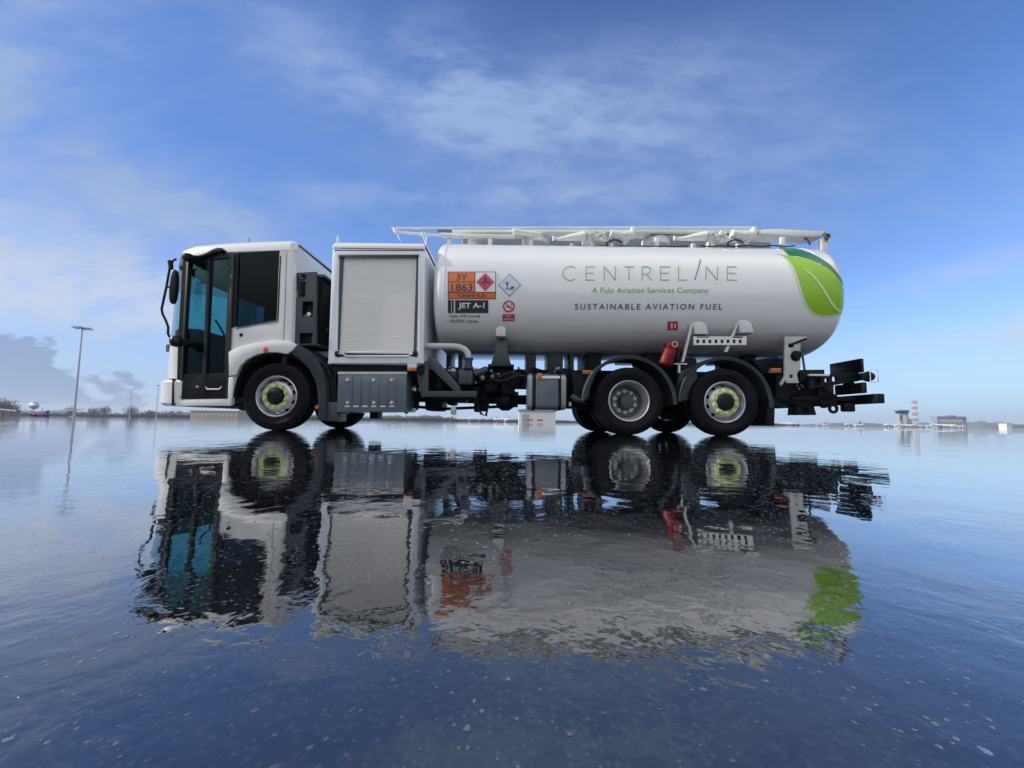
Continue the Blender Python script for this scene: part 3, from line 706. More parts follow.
def text_decal(txt, x0, y0, x1, y1, name, m, off=.004, space=1., bold=0., label=None):
    """text whose left/right/top/bottom measure x0,y0,x1,y1 on the survey"""
    cu = bpy.data.curves.new('t', 'FONT'); cu.body = txt; cu.space_character = space; cu.offset = bold
    cu.resolution_u = 3
    o = bpy.data.objects.new('t', cu); C.objects.link(o)
    bpy.context.view_layer.update()
    me = bpy.data.meshes.new_from_object(o.evaluated_get(bpy.context.evaluated_depsgraph_get()))
    bpy.data.objects.remove(o); bpy.data.curves.remove(cu)
    b = bmesh.new(); b.from_mesh(me); bpy.data.meshes.remove(me)
    xs_ = [v.co.x for v in b.verts]; ys_ = [v.co.y for v in b.verts]
    ax, bx_, ay, by = min(xs_), max(xs_), min(ys_), max(ys_)
    L0, L1 = on_tank(x0, y1), on_tank(x1, y1); T0 = on_tank(x0, y0)
    for v in b.verts:
        u = (v.co.x-ax)/(bx_-ax); w = (v.co.y-ay)/(by-ay)
        v.co = Vector((L0[0]+(L1[0]-L0[0])*u, 0, L0[1]+(L1[1]-L0[1])*u+(T0[1]-L0[1])*w))
    bisect_map(b, off)
    for f in b.faces:
        f.normal_update()
        if f.normal.y > 0: f.normal_flip()
    mb = MB(); mb.bm.free(); mb.bm = b
    return part(mb, name, m, label, parent=tank, recalc=False)
def stroke(pts, w):
    """polyline of screen points -> ribbon outline"""
    L_, R2 = [], []
    n = len(pts)
    for i, (x, y) in enumerate(pts):
        xa, ya = pts[max(i-1, 0)]; xb, yb = pts[min(i+1, n-1)]
        dx, dy = xb-xa, yb-ya; l = math.hypot(dx, dy) or 1
        nx, ny = -dy/l*w/2, dx/l*w/2
        L_.append((x+nx, y+ny)); R2.append((x-nx, y-ny))
    return L_+R2[::-1]
# company name, thin strokes
W = .85
def S(*p): return (stroke([(550+x/5.12, 255+y/5.12) for x, y in p], W), [])
Cpts = [(103+37*math.cos(a)*1., 95+36*math.sin(a)) for a in [rad(-48-k*(264/22)) for k in range(23)]]
nm = [S(*Cpts),
      S((184, 58), (184, 132)), S((187, 61), (228, 61)), S((187, 94), (224, 94)), S((187, 129), (228, 129)),
      S((277, 132), (277, 58)), S((279, 62), (331, 128)), S((334, 132), (334, 58)),
      S((378, 61), (430, 61)), S((404, 65), (404, 132)),
      S((471, 132), (471, 58)), S((474, 61), (498, 61), (510, 66), (515, 76), (512, 90), (500, 97), (474, 99)), S((497, 102), (519, 131)),
      S((565, 58), (565, 132)), S((568, 61), (613, 61)), S((568, 94), (608, 94)), S((568, 129), (613, 129)),
      S((657, 58), (657, 132)), S((660, 129), (703, 129)),
      S((797, 132), (797, 58)), S((799, 62), (853, 128)), S((856, 132), (856, 58)),
      S((906, 58), (906, 132)), S((909, 61), (952, 61)), S((909, 94), (948, 94)), S((909, 129), (957, 129))]
decal(nm, 'company_name', D_GRN, .004)
decal([(stroke([(694.6, 280), (700, 259.4)], 1.1), [])], 'company_name_slash', D_GRY, .004)
text_decal('A Fulo Aviation Services Company', 592, 287.6, 708.6, 294.8, 'company_line', D_GRN, .004, bold=.01, space=1.05)
text_decal('SUSTAINABLE AVIATION FUEL', 574.8, 303.8, 721.9, 309.8, 'product_line', D_GRY, .004, space=1.35, bold=.012)
# hazard placard
decal([(rect(448, 271.8, 496, 299.2), [])], 'placard_border', D_BLK, .003)
decal([(rect(448.7, 272.5, 474.6, 281.9), []), (rect(448.7, 282.7, 474.6, 292), []), (rect(448.7, 293, 495.3, 298.6), [])], 'hazard_placard', D_OR, .005, 'orange hazard placard reading 3Y 1863')
decal([(rect(475.5, 272.5, 495.3, 292), [])], 'placard_field', D_WHT, .005)
decal([([(485.3, 273.2), (494.4, 282.3), (485.3, 291.6), (476.2, 282.3)], [])], 'flammable_diamond', D_RED, .008)
decal([([(485.2, 276.4), (486.4, 278.2), (487.2, 279.8), (486, 281), (484.4, 281), (483.4, 279.6), (484.4, 278.3)], []), (rect(482, 281.5, 488.6, 282), []), (rect(484.6, 284.6, 485.2, 287.2), []), (rect(480.4, 282.6, 490.2, 283.6), [])], 'flame_symbol', D_BLK, .011)
text_decal('3Y', 456.5, 274, 467.5, 281, 'placard_code', D_BLK, .008, bold=.01)
text_decal('1863', 451.6, 284, 472.4, 291.2, 'placard_number', D_BLK, .008, bold=.01)
text_decal('TURBINE FUEL', 457.5, 294.4, 486.5, 297.6, 'placard_line', D_BLK, .008)
decal([(rect(448, 300, 451.2, 313.2), []), (rect(451.9, 300, 453.8, 313.2), []), (rect(455.2, 300.3, 488.4, 313.2), [])], 'fuel_grade_plate', D_BLK, .004, 'black plate reading JET A-1')
text_decal('JET A-1', 458.5, 303, 484.5, 310, 'fuel_grade_lettering', D_WHT, .008, bold=.03)
text_decal('Safe Fill Level', 449.5, 314.6, 479.8, 317.6, 'fill_note', D_GRY, .004, bold=.01)
text_decal('18,000 Litres', 450.5, 319.6, 478.2, 323.4, 'fill_note', D_GRY, .004, bold=.01)
dm = lambda r: [(509.5, 285.2-r), (509.5+r, 285.2), (509.5, 285.2+r), (509.5-r, 285.2)]
decal([(dm(11.6), [])], 'environment_border', mat('sign_slate_blue', (.10, .16, .28), .4, var=.05), .003)
decal([(dm(10.8), [])], 'environment_diamond', mat('sign_pale_blue', (.60, .69, .80), .4, var=.03), .005)
decal([(rect(505, 288.9, 513.4, 289.6), []), (stroke([(507.4, 289), (507.2, 284), (506.4, 281.6)], .9), []), (stroke([(507.3, 285.5), (509, 282)], .6), []), (stroke([(507.2, 286), (505.6, 283)], .5), []),
       ([(510, 288.4), (511.8, 286.8), (513.2, 287.4), (514.2, 286.2), (514.2, 288.6), (513.2, 288.2), (511.8, 288.8)], [])], 'tree_and_fish_symbol', D_BLK, .008)
decal([(circ(508.8, 306.6, 5.9, 36), [circ(508.8, 306.6, 4.5, 36)])], 'no_smoking_ring', D_RED, .006)
decal([(circ(508.8, 306.6, 4.4, 36), [])], 'no_smoking_field', D_WHT, .004)
decal([(rect(505.8, 306.6, 510.8, 307.6), []), (stroke([(511.2, 306.4), (511.8, 305), (511.2, 304), (511.8, 303.2)], .5), [])], 'cigarette_symbol', D_BLK, .006)
decal([(stroke([(505.7, 303.5), (511.9, 309.7)], 1.1), [])], 'prohibition_bar', D_RED, .009)
decal([(rect(502.4, 314.4, 514.8, 321.2), [])], 'notice_plate', D_RED, .004)
text_decal('NO', 506.6, 315.3, 510.6, 317.2, 'notice_lettering', D_WHT, .007)
text_decal('SMOKING', 503.8, 318.2, 513.4, 320.2, 'notice_lettering', D_WHT, .007)
decal([(rect(667.2, 321.5, 677.6, 330.4), [])], 'extinguisher_notice', D_RED, .004)
decal([(rect(670.4, 323.2, 672.2, 328.8), []), (rect(674, 324, 675.6, 328), [])], 'extinguisher_symbol', D_WHT, .007)
# leaf emblem
lo_ = lambda pts: [(770+x/8.533, 235+y/8.533) for x, y in pts]
pale = [(30, 162), (60, 162), (92, 172), (128, 205), (165, 255), (198, 330), (225, 410), (252, 500), (285, 580), (330, 645), (385, 688), (450, 705), (520, 702), (575, 690), (612, 676), (618, 650), (605, 640), (560, 668), (500, 684), (440, 686), (385, 668), (340, 625), (302, 565), (275, 490), (252, 410), (226, 330), (196, 262), (150, 205), (110, 172), (75, 156), (45, 156)]
lime = [(50, 164), (100, 170), (160, 178), (230, 188), (300, 205), (370, 228), (440, 260), (500, 295), (550, 335), (590, 385), (618, 430), (632, 470), (636, 520), (634, 570), (626, 620), (612, 655), (590, 672), (540, 682), (480, 688), (430, 684), (385, 668), (340, 628), (303, 570), (276, 495), (252, 412), (226, 332), (196, 268), (150, 210), (110, 180), (80, 168)]
dark = [(58, 104), (100, 104), (160, 112), (230, 122), (300, 142), (370, 170), (440, 208), (500, 250), (550, 300), (590, 350), (615, 400), (628, 445), (612, 412), (590, 382), (550, 332), (500, 290), (440, 252), (370, 220), (300, 196), (230, 178), (180, 174), (150, 172), (118, 138), (88, 116)]
vein = [(262, 272), (300, 292), (350, 332), (400, 382), (440, 432), (480, 500), (520, 562), (560, 620), (600, 650), (606, 668), (585, 668), (548, 636), (505, 580), (466, 512), (428, 446), (388, 392), (340, 342), (296, 302)]
decal([(lo_(pale), [])], 'leaf_edge', LEAFE, .003, xstep=.04)
decal([(lo_(lime), [])], 'leaf_emblem', LEAF1, .005, 'lime green leaf emblem', xstep=.04)
decal([(lo_(dark), [])], 'leaf_dark_band', LEAF2, .007, 'dark green band along the leaf', xstep=.04)  # second, darker green of the emblem's own print
decal([(lo_(vein), [])], 'leaf_vein', LEAFE, .009, xstep=.04)
# bracket pads on the tank
def pad(cx_, y0, y1, w, lean=0., o=None):
    def arch(w_, t, bottom, sh=0):
        r = w_/2; top = [(cx_+sh+r*math.cos(a), t+r*.85-r*.85*math.sin(a)) for a in [PI*k/12 for k in range(13)]]
        return top+[(cx_-r+lean, bottom), (cx_+r+lean, bottom)]
    decal([(arch(w+7, y0-4.2, y1-1), [])], 'doubler_plate', RAILP, .006)
    decal([(arch(w+4.4, y0-2.6, y1-.6), [])], 'doubler_face', TANKP, .009)
    P_ = tk(arch(w, y0, y1)); zt_ = max(z for x, z in P_)
    yt_ = tankY(sum(x for x, z in P_)/len(P_), zt_)-.012
    part(MB().plate(P_, yt_, yt_+.28, bev=.006), 'mounting_pad', PADM, parent=tank)
pad(501, 326.5, 338.6, 9.5)
pad(698, 321.5, 336.5, 13, -2)
pad(743, 320, 335, 13, -2)
lg = MB()
lg.plate(pl([(690.8, 324), (692.6, 324), (683.5, 362), (681, 362)], 6.02), 6.0, 6.04).plate(pl([(737.2, 322), (738.8, 322), (726.8, 352), (724, 352)], 6.02), 6.0, 6.04)
parts(lg, 'catwalk_stay', PADM)
# catch board with black squares
brd = rect(693.2, 336.6, 746, 345.2)
hb = [rect(696+k*6.05, 339.8, 698.9+k*6.05, 343.4) for k in range(8)]
hb.append(rect(696, 336.9, 709, 337.9)); hb.append(rect(731, 336.9, 742.5, 338.2))
board = part(MB().plate(pl(brd, 6.0), 5.985, 6.0, [pl(h_, 6.0) for h_ in hb], bev=.002), 'gauge_board', RAILP, 'white strip with eight black squares')
part(MB().plate(pl(rect(694, 337, 745.4, 344.8), 6.004), 6.003, 6.03), 'backing', BLACK, parent=board)
# extinguisher
e0, e1 = at3(664.5, 366, 6.0), at3(672, 345.5, 6.0)
exm = MB(); ax_ = (e1-e0)
prof = [(0, 0), (.075, .02), (.088, .06)]
exm.tube([e0+ax_*t for t in (0, .02, .07, .12, .72, .82, .90, .97)], [.05, .085, .10, .105, .105, .095, .07, .035], 24)
ext = part(exm, 'fire_extinguisher', RED, 'red fire extinguisher in its bracket')
tp = e0+ax_*.97
part(MB().cyl(tp, tp+ax_*.08, .03, 12).box(tp.x-.08, tp.x+.05, 5.97, 6.03, tp.z+.0, tp.z+.03, .008).tube([tp+Vector((.02, -.03, .02)), tp+Vector((.09, -.05, -.05)), tp+Vector((.06, -.08, -.2))], .014, 8), 'valve_head', BLACK, parent=ext)
part(MB().box(tp.x-.10, tp.x+.11, 5.9, 6.1, tp.z-.09, tp.z+.06, .04).tube([e0+ax_*.45+Vector((0, -.0, 0)), e0+ax_*.48], .112, 24), 'cover', RED, parent=ext)
part(MB().lathe([(.028, -.006), (.05, -.006), (.05, .006), (.028, .006)], 16, at3(674.8, 344.2, 5.895), closed=True), 'gauge', BRASS, parent=ext)
part(MB().box(at(677, 360)[0], at(690, 360)[0], 6.02, 6.06, at(680, 363.4)[1], at(680, 362.2)[1]).box(at(681, 360)[0], at(683, 360)[0], 6.03, 6.07, at(680, 372)[1], at(680, 363)[1]), 'extinguisher_shelf', PADM)
part(MB().box(2.3, 3.0, 6.6, 7.0, 1.1, 1.4, .03).box(at(675, 1)[0], at(696, 1)[0], 6.15, 6.6, .55, 1.25, .04), 'air_reservoir', GREASE)
part(MB().plate(pl([(680, 372), (696, 365), (700, 400), (676, 400)], 6.05), 6.05, 6.15), 'brake_shield', GREYP)
part(MB().plate(pl([(572, 372), (583, 376), (588, 398), (574, 402)], 6.1), 6.1, 6.2), 'brake_shield', CHAS)
# tank end saddle + supports at the rear
sp = MB()
for x0, x1 in ((1.3, 1.55), (2.4, 2.65), (4.05, 4.25)):
    sp.box(x0, x1, 6.65, 7.65, 1.05, 1.55, .01)
parts(sp, 'tank_support', CHAS)
# ---------------------------------------------------------------- tank top: loading arms, rails, posts
Yr = 6.55
def bar(pts, Y, y2, name, m, parent=None, bev=.006, label=None): return part(MB().plate(pl(pts, Y), Y, y2, bev=bev), name, m, label, parent=parent)
rail = bar([(452, 229.6), (760, 229.4), (760, 232.2), (452, 232)], Yr, Yr+.25, 'top_rail', RAILP, label='folded white handrail and walkway along the tank top')
part(MB().tube([at3(391.5, 227.9, 6.6), at3(395, 228.2, 6.6), at3(520, 227.8, 6.6), at3(640, 227.5, 6.6), at3(754, 227.6, 6.6)], .018, 10), 'handrail_tube', RAILP, parent=rail)
part(MB().box(*[at(444, 1, 6.62)[0], at(760, 1, 6.62)[0]], 6.62, 6.66, at(600, 233.4, 6.62)[1], at(600, 231.8, 6.62)[1]), 'grey_channel', LOCK, parent=rail)  # grey strip along the back of the rail's lower edge
bar([(762, 229.5), (776, 228.8), (824, 231), (824.5, 235.5), (812, 236.5), (758, 233.5)], Yr, Yr+.3, 'walkway_end', RAILP, rail)
part(MB().tube([at3(x, y, 6.5) for x, y in ((394.5, 229.2), (395.8, 231.6), (405, 232.8), (422, 234.2), (446, 235.8))], .022, 10).tube([at3(441, 234.8, 6.5), at3(460, 236.3, 6.5)], .035, 12), 'lift_arm', RAILP, parent=rail)
parts(MB().cyl(at3(396.5, 233, 6.5), at3(400.5, 241, 6.4), .006, 6).cyl(at3(423, 236, 6.5), at3(425, 243, 6.4), .006, 6).cyl(at3(426.5, 235, 6.5), at3(425.5, 250, 6.4), .012, 6), 'stay_wire', RAILP, parent=rail)
parts(MB().cyl(at3(394.5, 228, 6.5), at3(395.5, 232.4, 6.5), .034, 10).cyl(at3(421.5, 232.8, 6.5), at3(423.5, 236, 6.5), .035, 10).cyl(at3(425, 233, 6.5), at3(426.2, 237, 6.5), .03, 10), 'knuckle', RAILP, parent=rail)
part(MB().box(at(443, 235, 6.5)[0], at(515, 235, 6.5)[0], 6.5, 6.58, at(480, 236.9, 6.5)[1], at(480, 233.8, 6.5)[1], .01), 'side_beam', RAILP, parent=rail)
part(MB().tube([at3(461.5, 236.5, 6.48), at3(463.2, 246.5, 6.5)], .012, 8), 'release_lever', PADM, parent=rail)
pm = MB()
tops = {449: 237, 490: 234, 531: 236.5, 572.5: 243.2, 613.5: 243.2, 657: 237, 694: 243, 739: 243.2, 783: 236.8}
for x, ty in tops.items():
    X0_, X1_ = at(x-2, 1, 6.55)[0], at(x+2, 1, 6.55)[0]
    part(MB().box(at(x-2.1, 240, 6.52)[0], at(x+2.1, 240, 6.52)[0], 6.52, 6.58, 3.22, at(x, ty, 6.52)[1], .004), 'rail_post', RAILP)
part(MB().box(at(818.5, 240, 6.6)[0], at(825.5, 240, 6.6)[0], 6.55, 6.62, 3.16, at(827, 240.3, 6.6)[1], .006), 'end_post', RAILP)
bar([(512.5, 227.2), (515.3, 227.2), (515.5, 235.8), (512.8, 235.8)], 6.48, 6.56, 'bracket_plate', RAILP, rail, .003)
bar([(632, 226.5), (635.2, 226.5), (635, 237), (631.8, 237)], 6.46, 6.56, 'bracket_plate', RAILP, rail, .003)
bar([(753.6, 226.5), (757, 226.5), (757, 237), (753.6, 237)], 6.46, 6.56, 'bracket_plate', RAILP, rail, .003)
part(MB().tube([at3(515, 231.5, 6.46), at3(528, 233.4, 6.46), at3(542, 234.4, 6.46)], [.05, .045, .03], 14), 'spring_tube', RAILP, parent=rail)
def loading_arm(x, lbl):
    m_ = MB().tube([at3(x, 239.3, 6.42), at3(x+14, 237.6, 6.42), at3(x+28, 236, 6.42)], [.02, .055, .085], 14)
    m_.tube([at3(x-3.5, 240.5, 6.42), at3(x-3, 236.3, 6.42)], .018, 8).tube([at3(x-3.5, 238.3, 6.42), at3(x+2, 239, 6.42)], .022, 8)
    a_ = part(m_, 'loading_arm', RAILP, lbl)
    part(MB().lathe([(0, -.06), (.07, -.055), (.075, .05), (0, .06)], 18, at3(x+34, 235, 6.42), axis='y').lathe([(0, -.05), (.055, -.05), (.055, .05), (0, .05)], 16, at3(x+40, 237, 6.42), axis='x').cyl(at3(x+34, 235, 6.45), at3(x+38, 243.5, 6.55), .06, 14).cyl(at3(x+42, 233, 6.42), at3(x+48, 235, 6.42), .045, 12), 'swivel_joint', RAILP, parent=a_)
    part(MB().tube([at3(x+54, 234, 6.42), at3(x+66, 236, 6.42), at3(x+76, 235, 6.42)], [.075, .08, .07], 16).cyl(at3(x+60, 233, 6.4), at3(x+60.5, 239, 6.4), .035, 10).cyl(at3(x+71, 237, 6.45), at3(x+66, 243.5, 6.5), .07, 14), 'counterbalance', RAILP, parent=a_)
    part(MB().tube([at3(x+q, 240.5-3.2*math.sin(PI*(q-50)/16)+2.4, 6.38) for q in (50, 52, 54, 57, 60, 63, 66)], .014, 8).tube([at3(x+50, 243, 6.38), at3(x+51, 245.5, 6.4)], .014, 8), 'hose', HOSE, parent=a_)
    bt = MB()
    for q, y in ((36, 233.2), (31, 233.6), (44, 234.5), (48, 237), (70, 234)): bt.lathe([(0, -.02), (.025, -.015), (.025, .02)], 8, at3(x+q, y, 6.33))
    parts(bt, 'bolt_head', STEEL, parent=a_)
loading_arm(556.5, 'forward loading arm')
loading_arm(677.5, 'rearward loading arm')
# hatch coaming and lids along the crown
part(MB().box(-1.0, 4.95, 7.18, 7.24, 3.40, 3.79, .008), 'coaming', LOCK, 'grey coaming along the crown of the tank')
hl = MB()
for x in (-.6, .4, 1.5, 2.6, 3.8): hl.lathe([(.25, 0), (.25, .12), (.20, .16), (0, .17)], 24, (x, 6.85, 3.40), axis='z')
parts(hl, 'manhole_lid', RAILP)
parts(MB().tube([at3(x, 246.3+.4*math.sin(x*.3), 6.5) for x in range(556, 690, 6)], .012, 6).tube([at3(x, 246+.5*math.sin(x*.25), 6.5) for x in range(700, 800, 5)], .012, 6), 'vent_hose', HOSE)
parts(MB().tube([at3(804, 238, 6.6), at3(808, 240, 6.6), at3(810, 245, 6.6)], .015, 8).lathe([(.03, -.02), (.05, -.02), (.05, .02), (.03, .02)], 20, at3(827, 236.5, 6.5), closed=True).cyl(at3(824, 233, 6.52), at3(827, 241, 6.52), .022, 10), 'hose_coupling', mat('weathered_bronze', (.16, .10, .08), .5, metal=.3))
part(MB().box(at(468, 1, 6.6)[0], at(484, 1, 6.6)[0], 6.6, 6.9, 3.3, at(470, 245.2, 6.6)[1], .02), 'vent_box', RAILP)

# ---------------------------------------------------------------- rear end
Yq = 6.05
wp_o = pl([(785, 336.5), (807, 336.5), (805.5, 341.5), (800.5, 342.5), (800.5, 368), (797, 374), (799, 383), (787, 383), (785.5, 380), (781.5, 386), (780, 384), (784.5, 376)], Yq)
wh = [pl(circ(796, 356, 5.4, 18), Yq), pl(rect(788.5, 343.6, 794, 347.5), Yq), pl(rect(790, 374.5, 793, 378), Yq)]
rbr = part(MB().plate(wp_o, Yq, Yq+.03, wh, bev=.003), 'rear_bracket', mat('worn_bracket_paint', (.50, .51, .50), .5, var=.15, scale=12, dirt=.5), 'white rear control bracket with holes')
part(MB().plate(pl([(788, 342), (799.5, 342), (799.5, 362), (788, 362)], Yq+.05), Yq+.05, Yq+.1).lathe([(0, -.05), (.06, -.045), (.075, .02)], 18, at3(796, 355, Yq)).cyl(at3(790, 345, Yq), at3(806, 339, Yq), .02, 8), 'control_valve', MATTB, parent=rbr)
part(MB().box(at(793, 1, Yq)[0], at(812, 1, Yq)[0], Yq, Yq+.04, at(800, 375.6, Yq)[1], at(800, 373.8, Yq)[1], .003), 'handle', RAILP, parent=rbr)
part(MB().cyl(at3(801.5, 349, 6.5), at3(804.6, 370, 6.5), .018, 8).cyl(at3(800, 345, 6.5), at3(799.4, 368, 6.5), .012, 8), 'ladder_stile', LOCK)
rr_ = MB()
rr_.plate(pl([(752, 360), (768, 358), (785, 359), (785, 374), (764, 374)], 6.3), 6.3, 6.8, bev=.02)
rr_.plate(pl([(800, 369.8), (824.5, 369.5), (825, 381), (800, 382)], 6.2), 6.2, 6.5, bev=.008)
rr_.plate(pl([(776, 376), (802, 381), (824, 384), (828, 397), (800, 406), (790, 402), (776, 398)], 6.35), 6.35, 6.8, bev=.01, holes=[pl([(793.5, 394.5), (800, 395), (805, 397), (804, 400), (796, 397.6)], 6.35), pl([(809, 395), (817, 398.3), (808, 399.6)], 6.35)])
rr_.plate(pl([(818, 384), (826, 389), (838, 396), (838, 404), (826, 408), (818, 400)], 6.3), 6.3, 6.4, bev=.006)
rr_.plate(pl([(797, 404), (813, 403), (816.5, 415), (796, 415)], 6.4), 6.4, 6.6, holes=[pl([(802, 407), (808, 407), (809, 413), (803, 413)], 6.4)])
part(rr_, 'rear_frame', CHAS, 'dark rear chassis frame with tow gear')
hk = MB().tube([(at3(833.2, 408.6, 6.25)+Vector((.06*math.cos(a), 0, .06*math.sin(a)))) for a in [2*PI*k/20 for k in range(21)]], .024, 10).box(at(822, 1, 6.25)[0], at(832, 1, 6.25)[0], 6.2, 6.3, at(825, 411.5, 6.25)[1], at(825, 403, 6.25)[1], .02)
part(hk, 'tow_eye', MATTB)
dots = MB()
for x, y in ((797, 385.5), (801, 384.8), (803, 386.2), (799, 388.5), (810, 385.6), (814, 385), (818, 386.5), (820, 384.4), (821, 379.5)):
    dots.lathe([(0, -.01), (.016, -.008), (.018, .0)], 10, at3(x, y, 6.19 if y < 381 else 6.34))
parts(dots, 'bolt_head', STEEL)
# underrun bar across the back
part(MB().box(5.66, 5.78, 5.95, 8.35, .54, .69, .012), 'underrun_bar', CHAS, 'dark underrun bar across the back')
parts(MB().box(5.0, 5.66, 6.74, 6.80, .52, .95, .01).box(5.0, 5.66, 7.50, 7.56, .52, .95, .01).box(4.6, 5.70, 6.3, 6.36, .60, .66).box(5.1, 5.5, 6.8, 7.5, .7, 1.0, .02), 'underrun_arm', CHAS)
# rear lamp clusters
def rear_lamps(y0, y1, lbl):
    X = 5.50
    lb = part(MB().box(X, X+.05, y0, y1, 1.03, 1.25, .01), 'lamp_board', BLACK, lbl)
    ym = (y0+y1)/2
    part(MB().box(X-.03, X+.03, ym-.14, ym+.02, .75, 1.05, .01).box(X, X+.06, y0-.02, y1-.08, .70, .87, .012), 'lamp_cluster', MATTB, parent=lb)
    part(MB().box(X+.062, X+.07, y0+.02, y1-.3, .73, .84), 'lens', D_RED, parent=lb)
    return lb
rear_lamps(6.02, 6.62, 'near rear lamp board')
rear_lamps(7.7, 8.3, 'far rear lamp board')
part(MB().plate([(4.75, .76), (5.55, .90), (5.55, 1.06), (4.75, .97)], 6.12, 6.17, [[(4.84, .82), (4.93, .84), (4.93, .94), (4.84, .93)], [(5.0, .87), (5.06, .88), (5.06, .94), (5.0, .93)], [(5.12, .89), (5.20, .90), (5.19, .97), (5.12, .96)]], bev=.003), 'lamp_arm', CHAS)
lw_ = MB().lathe([(0, -.05), (.07, -.045), (.085, .0), (.06, .06), (0, .07)], 18, (5.63, 6.05, .965), axis='x')
wl = part(lw_, 'work_lamp', MATTB)
part(MB().tube([(5.60, 5.98, .87), (5.72, 5.98, .87), (5.72, 5.98, 1.06), (5.60, 5.98, 1.06), (5.60, 5.98, .87)], .007, 6), 'guard_frame', PIPE, parent=wl)
part(MB().box(5.50, 5.60, 6.0, 6.3, .91, 1.02, .02), 'lamp_link', MATTB, parent=wl)

# ================================================================== GROUND
def ground():
    mb = MB()
    R = 2600
    n = 96
    rads = [0.01, .5, 1, 2, 4, 8, 16, 40, 100, 300, 1000, R]
    mb.grid([[(r*math.cos(2*PI*k/n), r*math.sin(2*PI*k/n), 0) for k in range(n)] for r in rads], closed=True)
    m = bpy.data.materials.new('wet_asphalt'); m.use_nodes = True
    nt = m.node_tree; N = nt.nodes; L = nt.links
    p = N['Principled BSDF']
    geo = N.new('ShaderNodeNewGeometry')
    def noise(scale, detail=3, rough=.5, dist=0., vec=None):
        n_ = N.new('ShaderNodeTexNoise'); n_.inputs['Scale'].default_value = scale; n_.inputs['Detail'].default_value = detail
        n_.inputs['Roughness'].default_value = rough; n_.inputs['Distortion'].default_value = dist
        L.new(vec or geo.outputs['Position'], n_.inputs['Vector']); return n_.outputs['Fac']
    def rng_(s, a, b, c=0., d=1., smooth=False):
        r = N.new('ShaderNodeMapRange')
        for i, v in enumerate((a, b, c, d)): r.inputs[i+1].default_value = v
        if smooth: r.interpolation_type = 'SMOOTHSTEP'
        L.new(s, r.inputs[0]); return r.outputs[0]
    def math_(op, a, b):
        q = N.new('ShaderNodeMath'); q.operation = op
        for i, v in enumerate((a, b)):
            if isinstance(v, (int, float)): q.inputs[i].default_value = v
            else: L.new(v, q.inputs[i])
        return q.outputs[0]
    # aggregate seen through the film of water, and single chips standing proud of it
    def vor_(scale, feat='F1', rnd=1.):
        v = N.new('ShaderNodeTexVoronoi'); v.inputs['Scale'].default_value = scale; v.feature = feat; v.inputs['Randomness'].default_value = rnd
        v.voronoi_dimensions = '2D'
        L.new(geo.outputs['Position'], v.inputs['Vector']); return v
    patch = noise(1.6, 4, .6)
    clump = rng_(noise(7, 4, .65), .40, .62, .15, 1)
    def chips(scale, keep, r0):
        v = vor_(scale); sp_ = N.new('ShaderNodeSeparateColor'); L.new(v.outputs['Color'], sp_.inputs[0])
        pick = math_('LESS_THAN', sp_.outputs[0], keep)
        size = rng_(sp_.outputs[1], 0, 1, r0*.45, r0)
        edge = math_('SUBTRACT', size, math_('ADD', v.outputs['Distance'], math_('MULTIPLY', noise(scale*5, 2), r0*.5)))
        return math_('MULTIPLY', rng_(edge, -r0*.15, r0*.3, 0, 1, True), pick)
    ch1 = chips(85, .05, .32); ch2 = chips(190, .11, .40)
    stonec = math_('MULTIPLY', math_('MAXIMUM', ch1, math_('MULTIPLY', ch2, .8)), clump)
    agg = vor_(210); asp = N.new('ShaderNodeSeparateColor'); L.new(agg.outputs['Color'], asp.inputs[0])
    tone = math_('MULTIPLY', math_('POWER', asp.outputs[0], 2.2), rng_(agg.outputs['Distance'], .55, .15, 0, 1))
    tone = math_('MULTIPLY', tone, rng_(noise(3.5, 4, .6), .3, .7, .35, 1.2))
    col = N.new('ShaderNodeMix'); col.data_type = 'RGBA'
    col.inputs[6].default_value = (.004, .005, .008, 1); col.inputs[7].default_value = (.032, .035, .040, 1)
    L.new(tone, col.inputs[0])
    c2 = N.new('ShaderNodeMix'); c2.data_type = 'RGBA'; c2.inputs[7].default_value = (.15, .16, .175, 1)
    L.new(stonec, c2.inputs[0]); L.new(col.outputs[2], c2.inputs[6])
    # faint bay joints in the paving
    sep = N.new('ShaderNodeSeparateXYZ'); L.new(geo.outputs['Position'], sep.inputs[0])
    L.new(c2.outputs[2], p.inputs['Base Color'])
    p.inputs['IOR'].default_value = GIOR
    rr2 = math_('ADD', rng_(patch, .45, .7, .012, .045), math_('MULTIPLY', stonec, .25))
    L.new(rr2, p.inputs['Roughness'])
    # heights in metres
    mask = math_('ADD', rng_(noise(2.2, 3, .55), .40, .66, .10, .8, True), rng_(sep.outputs[1], .62, .30, 0, .55, True))
    long = noise(5.5, 2, .45, .2)
    mid = noise(23, 3, .5, .3)
    fine = noise(120, 3, .6)
    h = math_('MULTIPLY', long, .0017)
    h = math_('ADD', h, math_('MULTIPLY', math_('MULTIPLY', mid, mask), .00105))
    h = math_('ADD', h, math_('MULTIPLY', math_('MULTIPLY', fine, mask), .00005))
    h = math_('ADD', h, math_('MULTIPLY', stonec, .0007))
    b = N.new('ShaderNodeBump'); b.inputs['Strength'].default_value = 1.; b.inputs['Distance'].default_value = 1.
    L.new(h, b.inputs['Height'])
    L.new(b.outputs[0], p.inputs['Normal']); L.new(b.outputs[0], p.inputs['Coat Normal'])
    p.inputs['Coat Weight'].default_value = 1.; p.inputs['Coat IOR'].default_value = 1.45; p.inputs['Coat Roughness'].default_value = .012
    o = mb.build('apron', m)
    return tag(o, 'flooded dark asphalt airport apron mirroring the truck and sky', 'ground', kind='structure')
GIOR = 1.85
ground()

